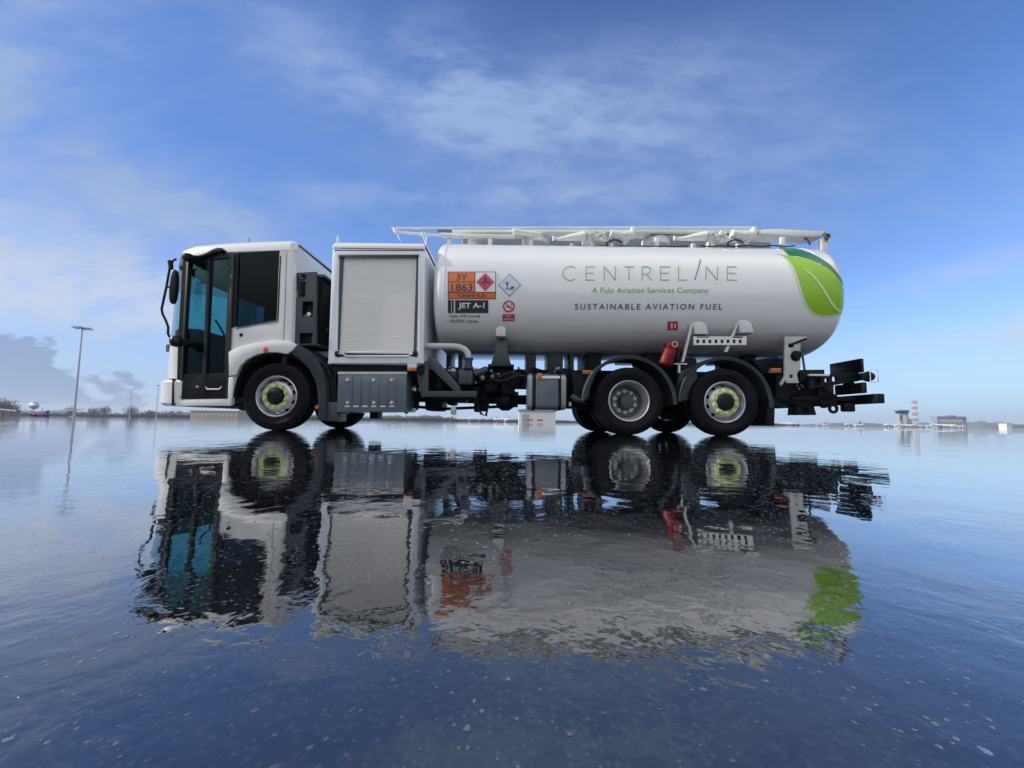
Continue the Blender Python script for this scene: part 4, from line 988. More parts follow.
# ================================================================== BACKGROUND
def dir_at(px, D):
    """place coordinates at distance Y=D under photo column px (ground)"""
    x = (px-512)/FPX*D*1.0
    return x
def hz(px): return 422+(px-512)*math.tan(ROL)
def bx(px, D): return at(px, hz(px), D)[0]
def bz(px, py, D): return at(px, py, D)[1]
PALEW = mat('pale_cladding', (.80, .80, .78), .5, var=.06, scale=.2, dirt=.1)
GREYB = mat('grey_blue_cladding', (.25, .32, .38), .5, var=.1, scale=.2)
BEIGE = mat('beige_render', (.42, .38, .30), .7, var=.1, scale=.3, dirt=.15)
CONC = mat('tower_concrete', (.40, .42, .44), .7, var=.12, scale=.5, dirt=.1)
WINB = mat('dark_window_glass', (.04, .06, .08), .12, var=.2)
REDP = mat('red_marking_paint', (.48, .12, .12), .4, var=.08)
GALV = mat('galvanised_steel', (.46, .50, .54), .45, metal=.4, var=.1)
AIRW = mat('aircraft_white_paint', (.80, .80, .80), .3, coat=.5, var=.02)
AIRB = mat('aircraft_dark_trim', (.05, .09, .16), .3, var=.1)
BARK = mat('bare_bark', (.10, .075, .06), .9, var=.3)
TWIG = mat('bare_twigs', (.12, .10, .09), .9, var=.35, scale=1.)
HEDGE = mat('scrub_foliage', (.13, .115, .10), .9, var=.4, scale=.3)

# lamp masts
def mast(px, D, topy, label, big=True):
    X = bx(px, D); H = bz(px, topy, D)
    o = empty('lighting_mast', (X, D, 0)); tag(o, label, 'lamp mast', 'apron lighting masts')
    MB().tube([(0, 0, 0), (0, 0, H*.5), (0, 0, H)], [H*.011, H*.009, H*.006], 12).box(-H*.025, H*.025, -H*.025, H*.025, 0, H*.012).build('pole', GALV, o)
    MB().lathe([(0, -H*.012), (H*.03, -H*.008), (H*.035, H*.006), (0, H*.012)], 16, (0, 0, H), axis='z').build('head_frame', GALV, o)
    for k in range(6):
        a = 2*PI*k/6; c, s = math.cos(a), math.sin(a); r = H*.062
        MB().box(r*c-H*.016, r*c+H*.016, r*s-H*.016, r*s+H*.016, H-H*.008, H+H*.006).cyl((0, 0, H), (r*c, r*s, H), H*.004, 6).build('floodlight', GALV, o)
    return o
mast(74, 105, 328, 'tallest grey floodlight mast, left of the truck cab')
mast(129.5, 330, 389.5, 'small distant floodlight mast, farther from the cab than its twin')
mast(156, 330, 385.5, 'small distant floodlight mast right beside the truck bumper')

# aircraft
def plane(X, D, L_, span, rot, label, tailcol=AIRW, stripe=AIRB, high=False):
    o = empty('airliner', (X, D, 0)); o.rotation_euler.z = rot; tag(o, label, 'aeroplane', 'parked aircraft')
    r = L_*.055; zc_ = r*1.55+.35
    pr = [(0, -L_*.5), (r*.35, -L_*.495), (r*.72, -L_*.47), (r*.95, -L_*.43), (r, -L_*.36), (r, L_*.18), (r*.8, L_*.30), (r*.45, L_*.42), (r*.12, L_*.5), (0, L_*.505)]
    MB().lathe(pr, 24, (0, 0, zc_), axis='x').build('fuselage', AIRW, o)
    wz = zc_+(r*.9 if high else -r*.55)
    for s in (-1, 1):
        w = MB(); t = .035*L_*.28
        rt = [(-L_*.08, s*r*.5, wz), (L_*.10, s*r*.5, wz)]; tp_ = [(L_*.06, s*span/2, wz+span*.045), (L_*.11, s*span/2, wz+span*.045)]
        lo2 = [[rt[0], rt[1], tp_[1], tp_[0]]]
        v = [w.bm.verts.new(Vector(q)+Vector((0, 0, dz))) for dz in (t, -t) for q in (rt[0], rt[1], tp_[1], tp_[0])]
        for f in ((0, 1, 2, 3), (7, 6, 5, 4), (0, 4, 5, 1), (1, 5, 6, 2), (2, 6, 7, 3), (3, 7, 4, 0)): w.bm.faces.new([v[i] for i in f])
        w.build('wing', AIRW, o)
        MB().lathe([(0, -L_*.07), (r*.45, -L_*.065), (r*.5, 0), (r*.3, L_*.06)], 16, (-L_*.02, s*span*.17, wz-(r*.55 if not high else r*.4)), axis='x').build('engine', AIRW, o)
        h_ = MB(); hz_ = zc_+r*.5
        v = [h_.bm.verts.new(Vector(q)+Vector((0, 0, dz))) for dz in (t*.4, -t*.4) for q in ((L_*.38, 0, hz_), (L_*.48, 0, hz_), (L_*.50, s*span*.19, hz_+.2), (L_*.46, s*span*.19, hz_+.2))]
        for f in ((0, 1, 2, 3), (7, 6, 5, 4), (0, 4, 5, 1), (1, 5, 6, 2), (2, 6, 7, 3), (3, 7, 4, 0)): h_.bm.faces.new([v[i] for i in f])
        h_.build('tailplane', AIRW, o)
    fz = zc_+r*.4
    MB().plate([(L_*.33, fz), (L_*.46, fz+L_*.17), (L_*.51, fz+L_*.17), (L_*.47, fz)], -r*.06, r*.06).build('tail_fin', tailcol, o)
    MB().box(-L_*.36, L_*.30, -r-.01, r+.01, zc_+r*.12, zc_+r*.28).build('window_band', stripe, o)
    g_ = MB()
    for x, y in ((-L_*.38, 0), (L_*.05, r*.9), (L_*.05, -r*.9)): g_.cyl((x, y, 0.35), (x, y, zc_-r*.5), .12, 8).lathe([(0, -.15), (.4, -.15), (.4, .15), (0, .15)], 14, (x, y, .4))
    g_.build('landing_gear', GALV, o)
    return o
# the aircraft facing us at far left
D = 135; Xp = bx(33, D)
o = empty('propeller_airliner', (Xp, D, 0)); o.rotation_euler.z = math.atan2(-Xp, D); tag(o, 'white aeroplane seen nose-on with wings spread, left of the tall mast', 'aeroplane')
zf = bz(33, 405, D)
MB().lathe([(0, -13), (.5, -12.8), (1.0, -11.8), (1.3, -10), (1.35, -7), (1.35, 6), (1.0, 11), (.2, 14)], 24, (0, 13, zf)).build('fuselage', AIRW, o)
for s in (-1, 1):
    w = MB(); tipx = s*12.5
    zr_, zt_ = bz(33, 412.3, D), bz(77, 408.2, D)
    pts_ = [(s*.3, 9, zr_), (s*.3, 12.5, zr_), (tipx, 12.5, zt_), (tipx, 11.2, zt_)]
    v = [w.bm.verts.new(Vector(q)+Vector((0, 0, dz))) for dz in (.28, -.28) for q in pts_]
    for f in ((0, 1, 2, 3), (7, 6, 5, 4), (0, 4, 5, 1), (1, 5, 6, 2), (2, 6, 7, 3), (3, 7, 4, 0)): w.bm.faces.new([v[i] for i in f])
    w.build('wing', AIRW, o)
    MB().lathe([(0, -2), (.5, -1.8), (.62, 0), (.4, 2.2)], 14, (s*3.4, 10, bz(33, 411.4, D))).build('engine', AIRB, o)
MB().box(-.12, .12, 24, 27, zf, bz(33, 397.5, D)).build('tail_fin', AIRW, o)
MB().box(-4, 4, 24.5, 26.5, zf+1.6, zf+1.75).build('tailplane', AIRW, o)
MB().box(-.7, .7, .8, 1.2, zf+.5, zf+.95, .05).build('cockpit_window', WINB, o)
g_ = MB()
for x, y in ((0, 3), (2, 12), (-2, 12)): g_.cyl((x, y, .3), (x, y, zf-.8), .12, 8).lathe([(0, -.15), (.38, -.15), (.38, .15), (0, .15)], 12, (x, y, .38))
g_.build('landing_gear', GALV, o)
def van(px, D, w, h, label, m, cat='van'):
    o = empty('service_van', (bx(px, D), D, 0)); tag(o, label, cat, 'apron service vehicles')
    MB().plate([(-w/2, .35), (w/2, .35), (w/2, h*.55), (w*.36, h), (-w/2, h)], -1, 1, bev=.08).build('body', m, o)
    MB().plate([(w*.30, h*.58), (w*.45, h*.58), (w*.34, h*.92), (w*.26, h*.92)], -1.02, 1.02).build('window', WINB, o)
    for s in (-.32, .32): MB().lathe([(0, -1.05), (.38, -1.05), (.38, 1.05), (0, 1.05)], 14, (w*s, 0, .38)).build('wheel', RUBBER, o)
van(37, 128, 2.3, 1.0, 'small red van parked under the nose-on aeroplane', REDP)
van(43, 131, 2.4, 1.1, 'small dark van beside the red one under the aeroplane wing', AIRB)

Dg = 420
def apl(px, L_px, py_c, D, rot, label, tc=AIRW, span=None):
    L_ = L_px*D/FPX/abs(math.cos(rot)); return plane(bx(px, D), D, L_, span or L_*.8, rot, label, tc)
apl(788, 20, 0, 420, rad(176), 'pale small aeroplane closest to the rearmost truck wheel')
apl(821, 14, 0, 400, rad(20), 'small white aeroplane with a red tail under the rear bumper', REDP)
apl(853, 20, 0, 420, rad(10), 'white aeroplane with a red tail beyond the rear bumper end', REDP)
apl(893, 20, 0, 400, rad(5), 'white aeroplane just left of the control tower foot')
apl(907, 18, 0, 380, rad(175), 'white aeroplane right in front of the control tower')
apl(925, 16, 0, 400, rad(8), 'white aeroplane between the control tower and the long hangar')
apl(944, 24, 0, 390, rad(176), 'largest white aeroplane in front of the long hangar')
apl(957, 14, 0, 360, rad(6), 'smallest white aeroplane at the right end of the long hangar')
apl(468, 28, 0, 330, rad(184), 'white aeroplane seen under the truck below the delivery pipe')
apl(506, 26, 0, 330, rad(4), 'white aeroplane seen under the truck beside the pale hangar')

# control tower
D = 520; o = empty('control_tower', (bx(902, D), D, 0)); tag(o, 'short grey control tower with wider dark cab on top', 'tower')
u = D/FPX; Ht = bz(902, 410.5, D)
MB().box(-5*u, 4*u, -4, 1, 0, Ht*.8).box(4*u, 7.5*u, -3.5, .5, 0, Ht*.5).build('shaft', CONC, o)
MB().box(-1.2*u, 2*u, -4.2, -4.01, Ht*.05, Ht*.7).build('white_panel', PALEW, o)
MB().plate([(-4.6*u, Ht*.8), (4*u, Ht*.8), (5*u, Ht*.97), (-5.6*u, Ht*.97)], -4, 1).build('glazed_cab', WINB, o)
MB().box(-5.8*u, 5.2*u, -4.5, 1.5, Ht*.97, Ht*1.02).build('roof', GREYB, o)
w_ = MB()
for k in range(4): w_.box(-4.2*u, -2*u, -4.06, -4.01, Ht*(.12+.16*k), Ht*(.2+.16*k))
w_.build('window', WINB, o)
# red and white lattice mast
D = 600; o = empty('lattice_mast', (bx(916, D), D, 0)); tag(o, 'slim red and white lattice mast right of the control tower', 'mast')
u = D/FPX; Ht = bz(916, 400.5, D)
seg_n = 9
for k in range(seg_n):
    z0, z1 = Ht*k/seg_n, Ht*(k+1)/seg_n; w0 = 2.0*u*(1-.1*k/seg_n)
    m_ = MB()
    for sx, sy in ((-1, -1), (1, -1), (1, 1), (-1, 1)): m_.cyl((sx*w0*.7, sy*w0*.7, z0), (sx*w0*.7, sy*w0*.7, z1), .30, 6)
    for s in (-1, 1):
        m_.cyl((-w0*.7, s*w0*.7, z0), (w0*.7, s*w0*.7, z1), .22, 6).cyl((w0*.7, s*w0*.7, z0), (-w0*.7, s*w0*.7, z1), .22, 6)
        m_.cyl((s*w0*.7, -w0*.7, z0), (s*w0*.7, w0*.7, z1), .22, 6).cyl((-w0*.7, s*w0*.7, z0), (w0*.7, s*w0*.7, z0), .22, 6)
    m_.build('mast_section', REDP if k % 2 == 0 else PALEW, o)
# long hangar
D = 560; o = empty('hangar', (bx(951, D), D, 0)); tag(o, 'long flat-roofed pale hangar with blue-grey frame, right of the lattice mast', 'hangar')
u = D/FPX; Ht = bz(951, 417.3, D)
MB().box(-13*u, 13*u, 0, 7, 0, Ht*.93).build('wall', PALEW, o)
MB().box(-14.5*u, 14.5*u, -2, 8, Ht*.93, Ht*1.08).box(-14.5*u, -13*u, -2, 7, 0, Ht*.93).box(13*u, 14.5*u, -2, 7, 0, Ht*.93).box(-2*u, 6*u, 0, 6, Ht*1.08, Ht*1.18).build('roof_frame', GREYB, o)
for k in range(6): MB().box((-11.5+k*4)*u, (-8.5+k*4)*u, -.2, -.05, 0, Ht*.55).build('door', CONC, o)
# white building far right
D = 480; o = empty('terminal_building', (bx(1012, D), D, 0)); tag(o, 'low white building at the right edge with a taller cube at its left end', 'building')
u = D/FPX
MB().box(-5*u, 0, 0, 8, 0, bz(1009, 423.6, D)).box(0, 60*u, 1, 5, 0, bz(1012, 426.2, D)).build('wall', PALEW, o)
MB().box(0, 60*u, .5, 5.5, bz(1012, 426.2, D), bz(1012, 425.8, D)).box(-5.2*u, .2*u, -.5, 4.5, bz(1009, 423.6, D), bz(1009, 423.3, D)).build('roof', GREYB, o)
w_ = MB()
for k in range(20): w_.box((2+k*2.6)*u, (3.4+k*2.6)*u, .9, .98, bz(1012, 428, D), bz(1012, 427, D))
w_.build('window', WINB, o)
# pale hangar seen under the truck
D = 260; x0, x1 = bx(519, D), bx(555.5, D); o = empty('maintenance_hangar', ((x0+x1)/2, D, 0)); tag(o, 'large white hangar with red markings, seen under the truck beside the fuel tank', 'hangar')
hw = (x1-x0)/2; Ht = bz(537, 411, D)
MB().box(-hw, hw, 0, 30, 0, Ht).build('wall', PALEW, o)
MB().plate([(-hw-.5, Ht), (hw+.5, Ht), (hw+.5, Ht+.8), (0, Ht+2), (-hw-.5, Ht+.8)], -1, 31).build('roof', GREYB, o)
for p0, p1 in ((525, 533), (537, 543)): MB().box(bx(p0, D)-(x0+x1)/2, bx(p1, D)-(x0+x1)/2, -.12, -.04, bz(530, 420.8, D), bz(530, 419.2, D)).build('red_marking', REDP, o)
MB().box(-hw+2, -hw+7, -.1, -.02, 0, Ht*.7).build('door', CONC, o)
# beige low building behind the front bumper
D = 300; x0, x1 = bx(190, D), bx(238, D); o = empty('office_building', ((x0+x1)/2, D, 0)); tag(o, 'low beige building seen below the cab floor', 'building')
hw = (x1-x0)/2; Ht = bz(215, 411.3, D)
MB().box(-hw, hw, 0, 15, 0, Ht).build('wall', BEIGE, o)
MB().box(-hw-.6, hw+.6, -.6, 15.6, Ht, Ht+.5).build('roof', GREYB, o)
w_ = MB()
for k in range(11): w_.box(-hw+2+k*3.3, -hw+2.9+k*3.3, -.1, -.02, Ht*.45, Ht*.62)
w_.build('window', PALEW, o)

# trees on the far left skyline and scrub lines
def tree_mesh(h, seed):
    rg2 = random.Random(seed)
    tr = MB().tube([(0, 0, 0), (0, 0, h*.35), (h*.02, 0, h*.7)], [h*.03, h*.022, h*.01], 8)
    cr = MB()
    for k in range(9):
        a = rg2.uniform(0, 2*PI); l = rg2.uniform(.25, .42)*h
        p0 = Vector((0, 0, h*rg2.uniform(.25, .5))); p1 = p0+Vector((math.cos(a)*l, math.sin(a)*l, rg2.uniform(.2, .45)*h))
        tr.tube([p0, p1], [h*.014, h*.004], 5)
    for k in range(1700):
        a = rg2.uniform(0, 2*PI); e = rg2.uniform(-1, 1); rr3 = rg2.random()**.45
        lump = 1+.22*math.sin(3*a+seed)+.15*math.sin(5*e*3)
        c = Vector((math.cos(a)*rr3*h*.42*math.sqrt(max(0, 1-e*e))*lump, math.sin(a)*rr3*h*.42*math.sqrt(max(0, 1-e*e))*lump, h*.56+e*h*.42*lump*rr3))
        s = h*rg2.uniform(.012, .03); d1 = Vector((rg2.uniform(-1, 1), rg2.uniform(-1, 1), rg2.uniform(-1, 1)))*s; d2 = Vector((rg2.uniform(-1, 1), rg2.uniform(-1, 1), rg2.uniform(-1, 1)))*s
        cr.bm.faces.new([cr.bm.verts.new(c+q) for q in (d1, d2, -d1, -d2)])
    return tr, cr
protos = []
for sd in (1, 2, 3):
    tr, cr = tree_mesh(10, sd)
    o = empty('bare_tree', (0, 0, 0)); tr.build('trunk', BARK, o, recalc=True); cr.build('crown', TWIG, o, recalc=False); protos.append(o)
tl_ = [(-8, 200, 8.5, 'leftmost of the bare trees on the skyline, half out of the photo'), (3, 205, 9.5, 'broad bare brown tree at the left edge of the photo'), (11, 210, 6.5, 'bare tree just right of the broad brown one at the left edge'),
       (70, 330, 8.5, 'bare tree on the skyline directly left of the tall mast foot'), (93, 350, 8.5, 'bare tree on the skyline just right of the tall mast'), (104, 350, 10, 'rounded bare tree right of the tall mast, before the first small mast'),
       (131, 350, 10.5, 'bare tree at the foot of the farther small mast'), (150, 360, 7.5, 'low bare tree between the two small masts, near the bumper')]
for i, (px, D, h, lb) in enumerate(tl_):
    o = protos[i] if i < 3 else copy_tree(protos[i % 3])
    o.location = (bx(px, D), D, 0); o.scale = (h/10*1.25, h/10*1.25, h/10); o.rotation_euler.z = i*1.3
    tag(o, lb, 'tree', 'bare trees on the skyline')
def scrub(name, px0, px1, D, h0, h1, label, m, seed, n=1500):
    rg3 = random.Random(seed); mb = MB(); xa, xb = bx(px0, D), bx(px1, D)
    steps = 160; top = []
    ph = [rg3.uniform(0, 6) for _ in range(6)]
    def hh(t): return h0+(h1-h0)*(.5+.25*math.sin(t*9+ph[0])+.15*math.sin(t*31+ph[1])+.1*math.sin(t*83+ph[2]))
    for layer in range(3):
        yy = D+layer*4
        rw_ = [[(xa+(xb-xa)*k/steps, yy+2, 0) for k in range(steps+1)], [(xa+(xb-xa)*k/steps, yy, hh(k/steps)*(.6+.1*layer)) for k in range(steps+1)], [(xa+(xb-xa)*k/steps, yy+2.5, hh(k/steps)*(.75+.1*layer)) for k in range(steps+1)], [(xa+(xb-xa)*k/steps, yy+6, 0) for k in range(steps+1)]]
        mb.grid(rw_)
    for k in range(n):
        t = rg3.random(); z = hh(t)*rg3.uniform(.3, 1.08); c = Vector((xa+(xb-xa)*t, D+rg3.uniform(-2, 8), z)); s = rg3.uniform(.25, .7)*h1/6
        d1 = Vector((rg3.uniform(-1, 1), rg3.uniform(-1, 1), rg3.uniform(-1, 1)))*s*1.6; d2 = Vector((rg3.uniform(-1, 1), rg3.uniform(-1, 1), rg3.uniform(-1, 1)))*s
        mb.bm.faces.new([mb.bm.verts.new(c+q) for q in (d1, d2, -d1, -d2)])
    o = mb.build(name, m, recalc=False); tag(o, label, 'scrub', kind='stuff'); return o
scrub('scrub_line', -60, 330, 380, 2.6, 7.2, 'dark scrub and hedging along the left horizon', HEDGE, 3, 2600)
scrub('scrub_line', 330, 520, 520, 3.0, 8.5, 'grey green scrub on the horizon under the truck', HEDGE, 5, 1500)
scrub('scrub_line', 520, 800, 640, 3.0, 6.0, 'scrub on the horizon behind the rear wheels', HEDGE, 8, 1200)
def hill(px0, px1, D, h, label, m, seed):
    rg4 = random.Random(seed); xa, xb = bx(px0, D), bx(px1, D); n = 120; ro = []
    def hh(t): return h*min(1, math.sin(PI*min(1, max(0, t)))*2.4)*(.75+.16*math.sin(t*11+seed)+.09*math.sin(t*37))
    for f, dy in ((0, -30), (.55, -16), (.9, -6), (1, 0), (.8, 20), (0, 60)):
        ro.append([(xa+(xb-xa)*k/n, D+dy, hh(k/n)*f) for k in range(n+1)])
    o = MB().grid(ro).build('low_ridge', m); tag(o, label, 'land', kind='structure'); return o
RIDGE = mat('far_land', (.17, .18, .19), .95, var=.25, scale=.02)
hill(796, 1110, 900, 13.5, 'low grey ridge of land along the right horizon', RIDGE, 2)
hill(968, 1006, 860, 17, 'slightly higher grey ridge left of the white building', RIDGE, 4)

# ================================================================== AIR
hzm = bpy.data.materials.new('moist_air'); hzm.use_nodes = True
N_ = hzm.node_tree.nodes; N_.remove(N_['Principled BSDF'])
pv = N_.new('ShaderNodeVolumePrincipled'); pv.inputs['Color'].default_value = (.86, .92, 1, 1); pv.inputs['Density'].default_value = .00024; pv.inputs['Anisotropy'].default_value = .3
hzm.node_tree.links.new(pv.outputs[0], N_['Material Output'].inputs['Volume'])
tag(MB().box(-2700, 2700, -2700, 2700, -1, 62).build('haze', hzm), 'pale moist air over the apron', 'haze', kind='stuff')
# ================================================================== SKY, SUN
SUN_EL, SUN_AZ = rad(31), rad(-93)      # azimuth measured from +Y towards +X : the sun is far off to the left
w = bpy.data.worlds.new('World'); sc.world = w; w.use_nodes = True
nt = w.node_tree; N = nt.nodes; L = nt.links
bg = N['Background']; bg.inputs['Strength'].default_value = .14
sky = N.new('ShaderNodeTexSky'); sky.sky_type = 'NISHITA'; sky.sun_disc = False
sky.sun_elevation = SUN_EL; sky.sun_rotation = SUN_AZ
sky.air_density = 1.0; sky.dust_density = .4; sky.ozone_density = 3.5; sky.altitude = 0
tc = N.new('ShaderNodeTexCoord')
sep = N.new('ShaderNodeSeparateXYZ'); L.new(tc.outputs['Generated'], sep.inputs[0])
def M_(op, a, b=None, clamp=False):
    q = N.new('ShaderNodeMath'); q.operation = op; q.use_clamp = clamp
    for i, v in enumerate((a, b)):
        if v is None: continue
        if isinstance(v, (int, float)): q.inputs[i].default_value = v
        else: L.new(v, q.inputs[i])
    return q.outputs[0]
def MR(s, a, b, c=0., d=1.):
    r = N.new('ShaderNodeMapRange'); r.interpolation_type = 'SMOOTHSTEP'
    for i, v in enumerate((a, b, c, d)): r.inputs[i+1].default_value = v
    L.new(s, r.inputs[0]); return r.outputs[0]
dz = M_('ADD', M_('MAXIMUM', sep.outputs[2], 0.), .12)
u_ = M_('DIVIDE', sep.outputs[0], dz); v_ = M_('DIVIDE', sep.outputs[1], dz)
cmb = N.new('ShaderNodeCombineXYZ'); L.new(u_, cmb.inputs[0]); L.new(v_, cmb.inputs[1])
def wn(scale, detail, rough, dist, loc=(0, 0, 0), sc3=(1, 1, 1), rot=0, src=None):
    mp = N.new('ShaderNodeMapping'); mp.inputs['Location'].default_value = loc; mp.inputs['Scale'].default_value = sc3; mp.inputs['Rotation'].default_value = (0, 0, rot)
    L.new(src or cmb.outputs[0], mp.inputs[0])
    n_ = N.new('ShaderNodeTexNoise'); n_.inputs['Scale'].default_value = scale; n_.inputs['Detail'].default_value = detail
    n_.inputs['Roughness'].default_value = rough; n_.inputs['Distortion'].default_value = dist
    L.new(mp.outputs[0], n_.inputs['Vector']); return n_.outputs['Fac']
big = wn(.55, 3, .5, .3, (1.3, .4, 0))
wisp = wn(1.5, 9, .62, .9, (.2, 2.1, 0), (1, .55, 1), rad(35))
az = M_('DIVIDE', sep.outputs[0], M_('ADD', M_('ABSOLUTE', sep.outputs[1]), .05))
el = M_('DIVIDE', sep.outputs[2], M_('ADD', M_('ABSOLUTE', sep.outputs[1]), .05))
veil = wn(.9, 6, .55, .5, (3.1, 1.2, 0), (1, .6, 1), rad(-20))
left = MR(sep.outputs[0], .25, -.75)
behind = MR(sep.outputs[1], .25, -.35)
front = MR(sep.outputs[1], .0, .3)
amt = M_('ADD', M_('MULTIPLY', left, .02), M_('MULTIPLY', behind, .35))
m2 = M_('MULTIPLY', MR(M_('ADD', veil, amt), .50, .95, 0, .85), MR(sep.outputs[1], .35, .0))
ae = N.new('ShaderNodeCombineXYZ'); L.new(az, ae.inputs[0]); L.new(el, ae.inputs[1])
fib = wn(2.1, 10, .64, .35, (4.2, 1.7, 0), (1, 2.1, 1), rad(28), src=ae.outputs[0])
soft = wn(1.7, 9, .60, .3, (1.2, 6.3, 0), (1, 2.4, 1), rad(8), src=ae.outputs[0])
def bank(ca, ce, ra, re_, rot, strength, tex, lo, hi):
    """one cloud bank at a compass bearing and height, feathered, broken up by noise"""
    c, s = math.cos(rot), math.sin(rot)
    da = M_('SUBTRACT', az, ca); de = M_('SUBTRACT', el, ce)
    p = M_('DIVIDE', M_('ADD', M_('MULTIPLY', da, c), M_('MULTIPLY', de, s)), ra)
    q = M_('DIVIDE', M_('SUBTRACT', M_('MULTIPLY', de, c), M_('MULTIPLY', da, s)), re_)
    d = M_('ADD', M_('MULTIPLY', p, p), M_('MULTIPLY', q, q))
    fall = M_('POWER', 2.718, M_('MULTIPLY', d, -1.))
    t = MR(M_('ADD', tex, M_('MULTIPLY', fall, .16)), lo, hi)
    return M_('MULTIPLY', M_('MULTIPLY', fall, t), M_('MULTIPLY', front, strength))
banks = [bank(.40, .62, .75, .26, rad(4), .62, soft, .22, .60), bank(.30, .95, .50, .16, rad(-8), .40, soft, .26, .62),
         bank(-1.15, .30, .42, .10, rad(-6), .95, soft, .34, .62), bank(1.30, .24, .16, .06, rad(10), .8, soft, .36, .60), bank(1.12, .40, .30, .05, rad(14), .5, fib, .40, .70), bank(-1.32, .88, .13, .24, 0, .6, soft, .36, .66), bank(-.80, .50, .45, .09, rad(-24), .75, fib, .38, .68),
         bank(-.44, .88, .42, .13, rad(-32), .82, fib, .38, .70), bank(-.20, .98, .30, .16, rad(-50), .85, fib, .46, .78),
         bank(-.36, .57, .26, .05, rad(-4), .85, fib, .44, .70), bank(-1.05, .42, .70, .24, rad(-14), .90, soft, .34, .70),
         bank(-1.25, .95, .45, .32, rad(20), .75, soft, .38, .74), bank(.10, .82, .38, .16, rad(-10), .62, fib, .40, .74),
         bank(.18, .58, .50, .035, rad(3), .38, fib, .44, .74), bank(1.15, .22, .55, .05, rad(6), .50, soft, .42, .70), bank(1.3, .62, .30, .20, rad(-30), .28, soft, .44, .76),
         bank(-1.0, .62, .5, .03, rad(-18), .45, fib, .44, .72)]
m1 = banks[0]
for b_ in banks[1:]: m1 = M_('ADD', m1, b_)
fib2 = wn(6.5, 9, .62, .3, (2.2, 8.7, 0), (1, 2.3, 1), rad(24), src=ae.outputs[0])
m1 = M_('MULTIPLY', m1, MR(sep.outputs[2], .80, .66))
m1 = M_('MULTIPLY', m1, MR(fib2, .30, .68, .48, 1.05))
cloud = M_('MAXIMUM', m1, m2, True)
hzn = MR(sep.outputs[2], .32, -.05, 0, .97)
cl = N.new('ShaderNodeMix'); cl.data_type = 'RGBA'
# cloud colours: unseen bright cloud added behind the camera to light the truck side
cl.inputs[6].default_value = (2.6, 3.35, 4.95, 1); cl.inputs[7].default_value = (11.2, 11.1, 10.9, 1)
L.new(behind, cl.inputs[0])
cf = N.new('ShaderNodeMix'); cf.data_type = 'RGBA'; L.new(MR(sep.outputs[2], .42, .16), cf.inputs[0])
cf.inputs[6].default_value = (2.15, 3.1, 5.2, 1); cf.inputs[7].default_value = (4.2, 4.9, 6.3, 1); L.new(cf.outputs[2], cl.inputs[6])
tint = N.new('ShaderNodeMix'); tint.data_type = 'RGBA'; tint.blend_type = 'MULTIPLY'; tint.inputs[0].default_value = 1
L.new(sky.outputs[0], tint.inputs[6])
tl3 = N.new('ShaderNodeMix'); tl3.data_type = 'RGBA'; tl3.inputs[6].default_value = (.90, 1.10, 1.48, 1); tl3.inputs[7].default_value = (.52, .70, 1.02, 1)
L.new(MR(sep.outputs[0], -.15, -.85), tl3.inputs[0])
up = N.new('ShaderNodeMix'); up.data_type = 'RGBA'; up.inputs[7].default_value = (.52, .68, 1.0, 1)
L.new(MR(sep.outputs[2], .60, .92), up.inputs[0]); L.new(tl3.outputs[2], up.inputs[6]); L.new(up.outputs[2], tint.inputs[7])
mx = N.new('ShaderNodeMix'); mx.data_type = 'RGBA'
L.new(cloud, mx.inputs[0]); L.new(tint.outputs[2], mx.inputs[6]); L.new(cl.outputs[2], mx.inputs[7])
# pale moist air low on the horizon
mh_ = N.new('ShaderNodeMix'); mh_.data_type = 'RGBA'
L.new(hzn, mh_.inputs[0]); L.new(mx.outputs[2], mh_.inputs[6]); hc = N.new('ShaderNodeMix'); hc.data_type = 'RGBA'; L.new(left, hc.inputs[0])
hc.inputs[6].default_value = (3.9, 5.3, 6.8, 1); hc.inputs[7].default_value = (3.2, 4.1, 5.6, 1); hb_ = N.new('ShaderNodeMix'); hb_.data_type = 'RGBA'; L.new(MR(sep.outputs[1], .1, -.3, 0, .85), hb_.inputs[0])
L.new(hc.outputs[2], hb_.inputs[6]); hb_.inputs[7].default_value = (1.3, 1.5, 1.9, 1); L.new(hb_.outputs[2], mh_.inputs[7])  # unseen horizon behind the camera darkened to deepen the tank's lower half
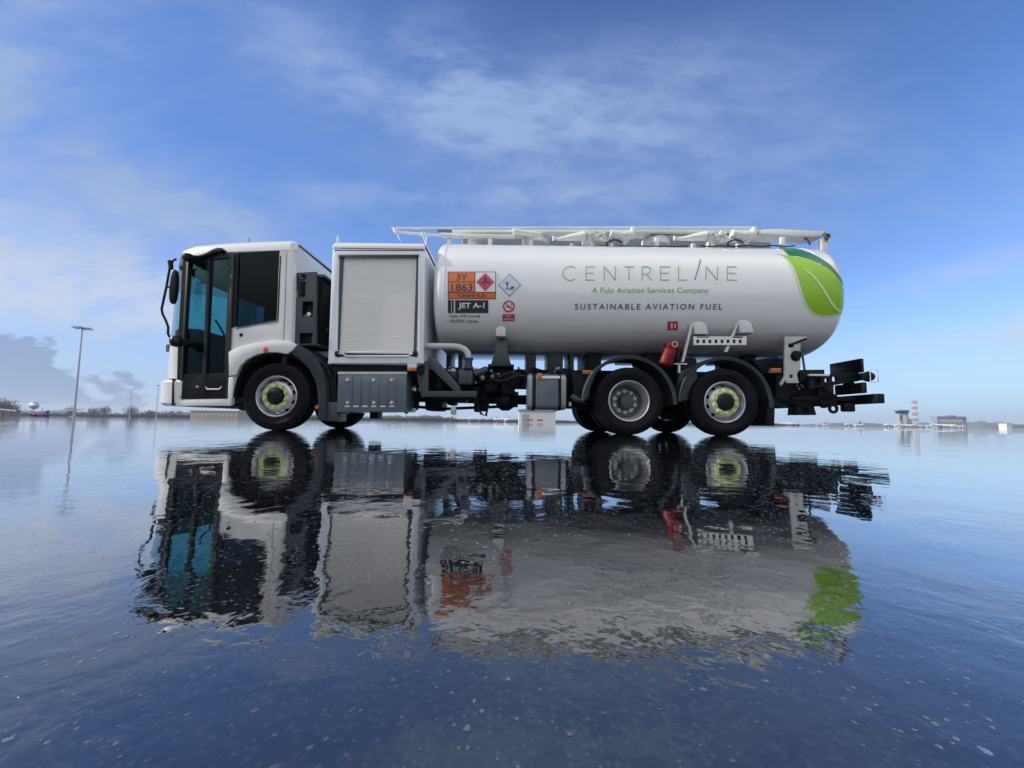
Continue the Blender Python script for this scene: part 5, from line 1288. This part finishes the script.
# grey-blue cumulus bank low on the left
c2_ = N.new('ShaderNodeCombineXYZ'); L.new(az, c2_.inputs[0]); L.new(M_('MULTIPLY', sep.outputs[2], 3.2), c2_.inputs[1])
bn = wn(5.5, 9, .62, .2, (5.2, .3, 0), src=c2_.outputs[0])
edge = M_('ADD', M_('MULTIPLY', M_('SUBTRACT', bn, .5), .36), M_('MULTIPLY', M_('ADD', az, .70), -.25))
band = MR(M_('SUBTRACT', edge, sep.outputs[2]), -.005, .025)
band = M_('MULTIPLY', band, MR(az, -.60, -.84))
mb_ = N.new('ShaderNodeMix'); mb_.data_type = 'RGBA'
L.new(M_('MULTIPLY', band, .80), mb_.inputs[0]); L.new(mh_.outputs[2], mb_.inputs[6]); mb_.inputs[7].default_value = (1.7, 2.4, 3.9, 1)
# unseen dark band added low behind the camera to darken tank belly and tyres
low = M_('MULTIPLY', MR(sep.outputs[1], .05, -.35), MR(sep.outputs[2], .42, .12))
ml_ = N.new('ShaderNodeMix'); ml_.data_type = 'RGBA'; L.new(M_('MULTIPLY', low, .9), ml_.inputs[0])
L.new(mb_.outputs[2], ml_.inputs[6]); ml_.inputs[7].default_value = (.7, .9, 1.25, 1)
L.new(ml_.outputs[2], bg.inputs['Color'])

sun = bpy.data.lights.new('sun', 'SUN'); sun.energy = 4.2; sun.angle = rad(.6); sun.color = (1, .95, .88)
so = bpy.data.objects.new('sun', sun); C.objects.link(so)
sd_ = Vector((math.sin(SUN_AZ)*math.cos(SUN_EL), math.cos(SUN_AZ)*math.cos(SUN_EL), math.sin(SUN_EL)))
so.rotation_euler = sd_.to_track_quat('Z', 'Y').to_euler()

# ================================================================== CAMERA
cam = bpy.data.cameras.new('camera'); co = bpy.data.objects.new('camera', cam); C.objects.link(co); sc.camera = co
c_, s_ = math.cos(ROL), math.sin(ROL)
Xv = Vector((1, 0, 0)); U0 = Vector((0, -math.sin(PIT), math.cos(PIT))); Fw = Vector((0, math.cos(PIT), math.sin(PIT)))
rt_ = Xv*c_+U0*s_; up_ = -Xv*s_+U0*c_
mt = Matrix((rt_, up_, -Fw)).transposed().to_4x4(); mt.translation = Vector((0, 0, HC))
co.matrix_world = mt
cam.sensor_width = 36; cam.lens = FPX/1024*36; cam.clip_start = .01; cam.clip_end = 20000
cam.shift_y = (CY-384)/1024
sc.view_settings.view_transform = 'Standard'; sc.view_settings.look = 'None'; sc.view_settings.gamma = 1
sc.view_settings.exposure = 0.0
sc.cycles.use_denoising = True
sc.cycles.max_bounces = 8; sc.cycles.transparent_max_bounces = 12
sc.render.resolution_x = 1024; sc.render.resolution_y = 768
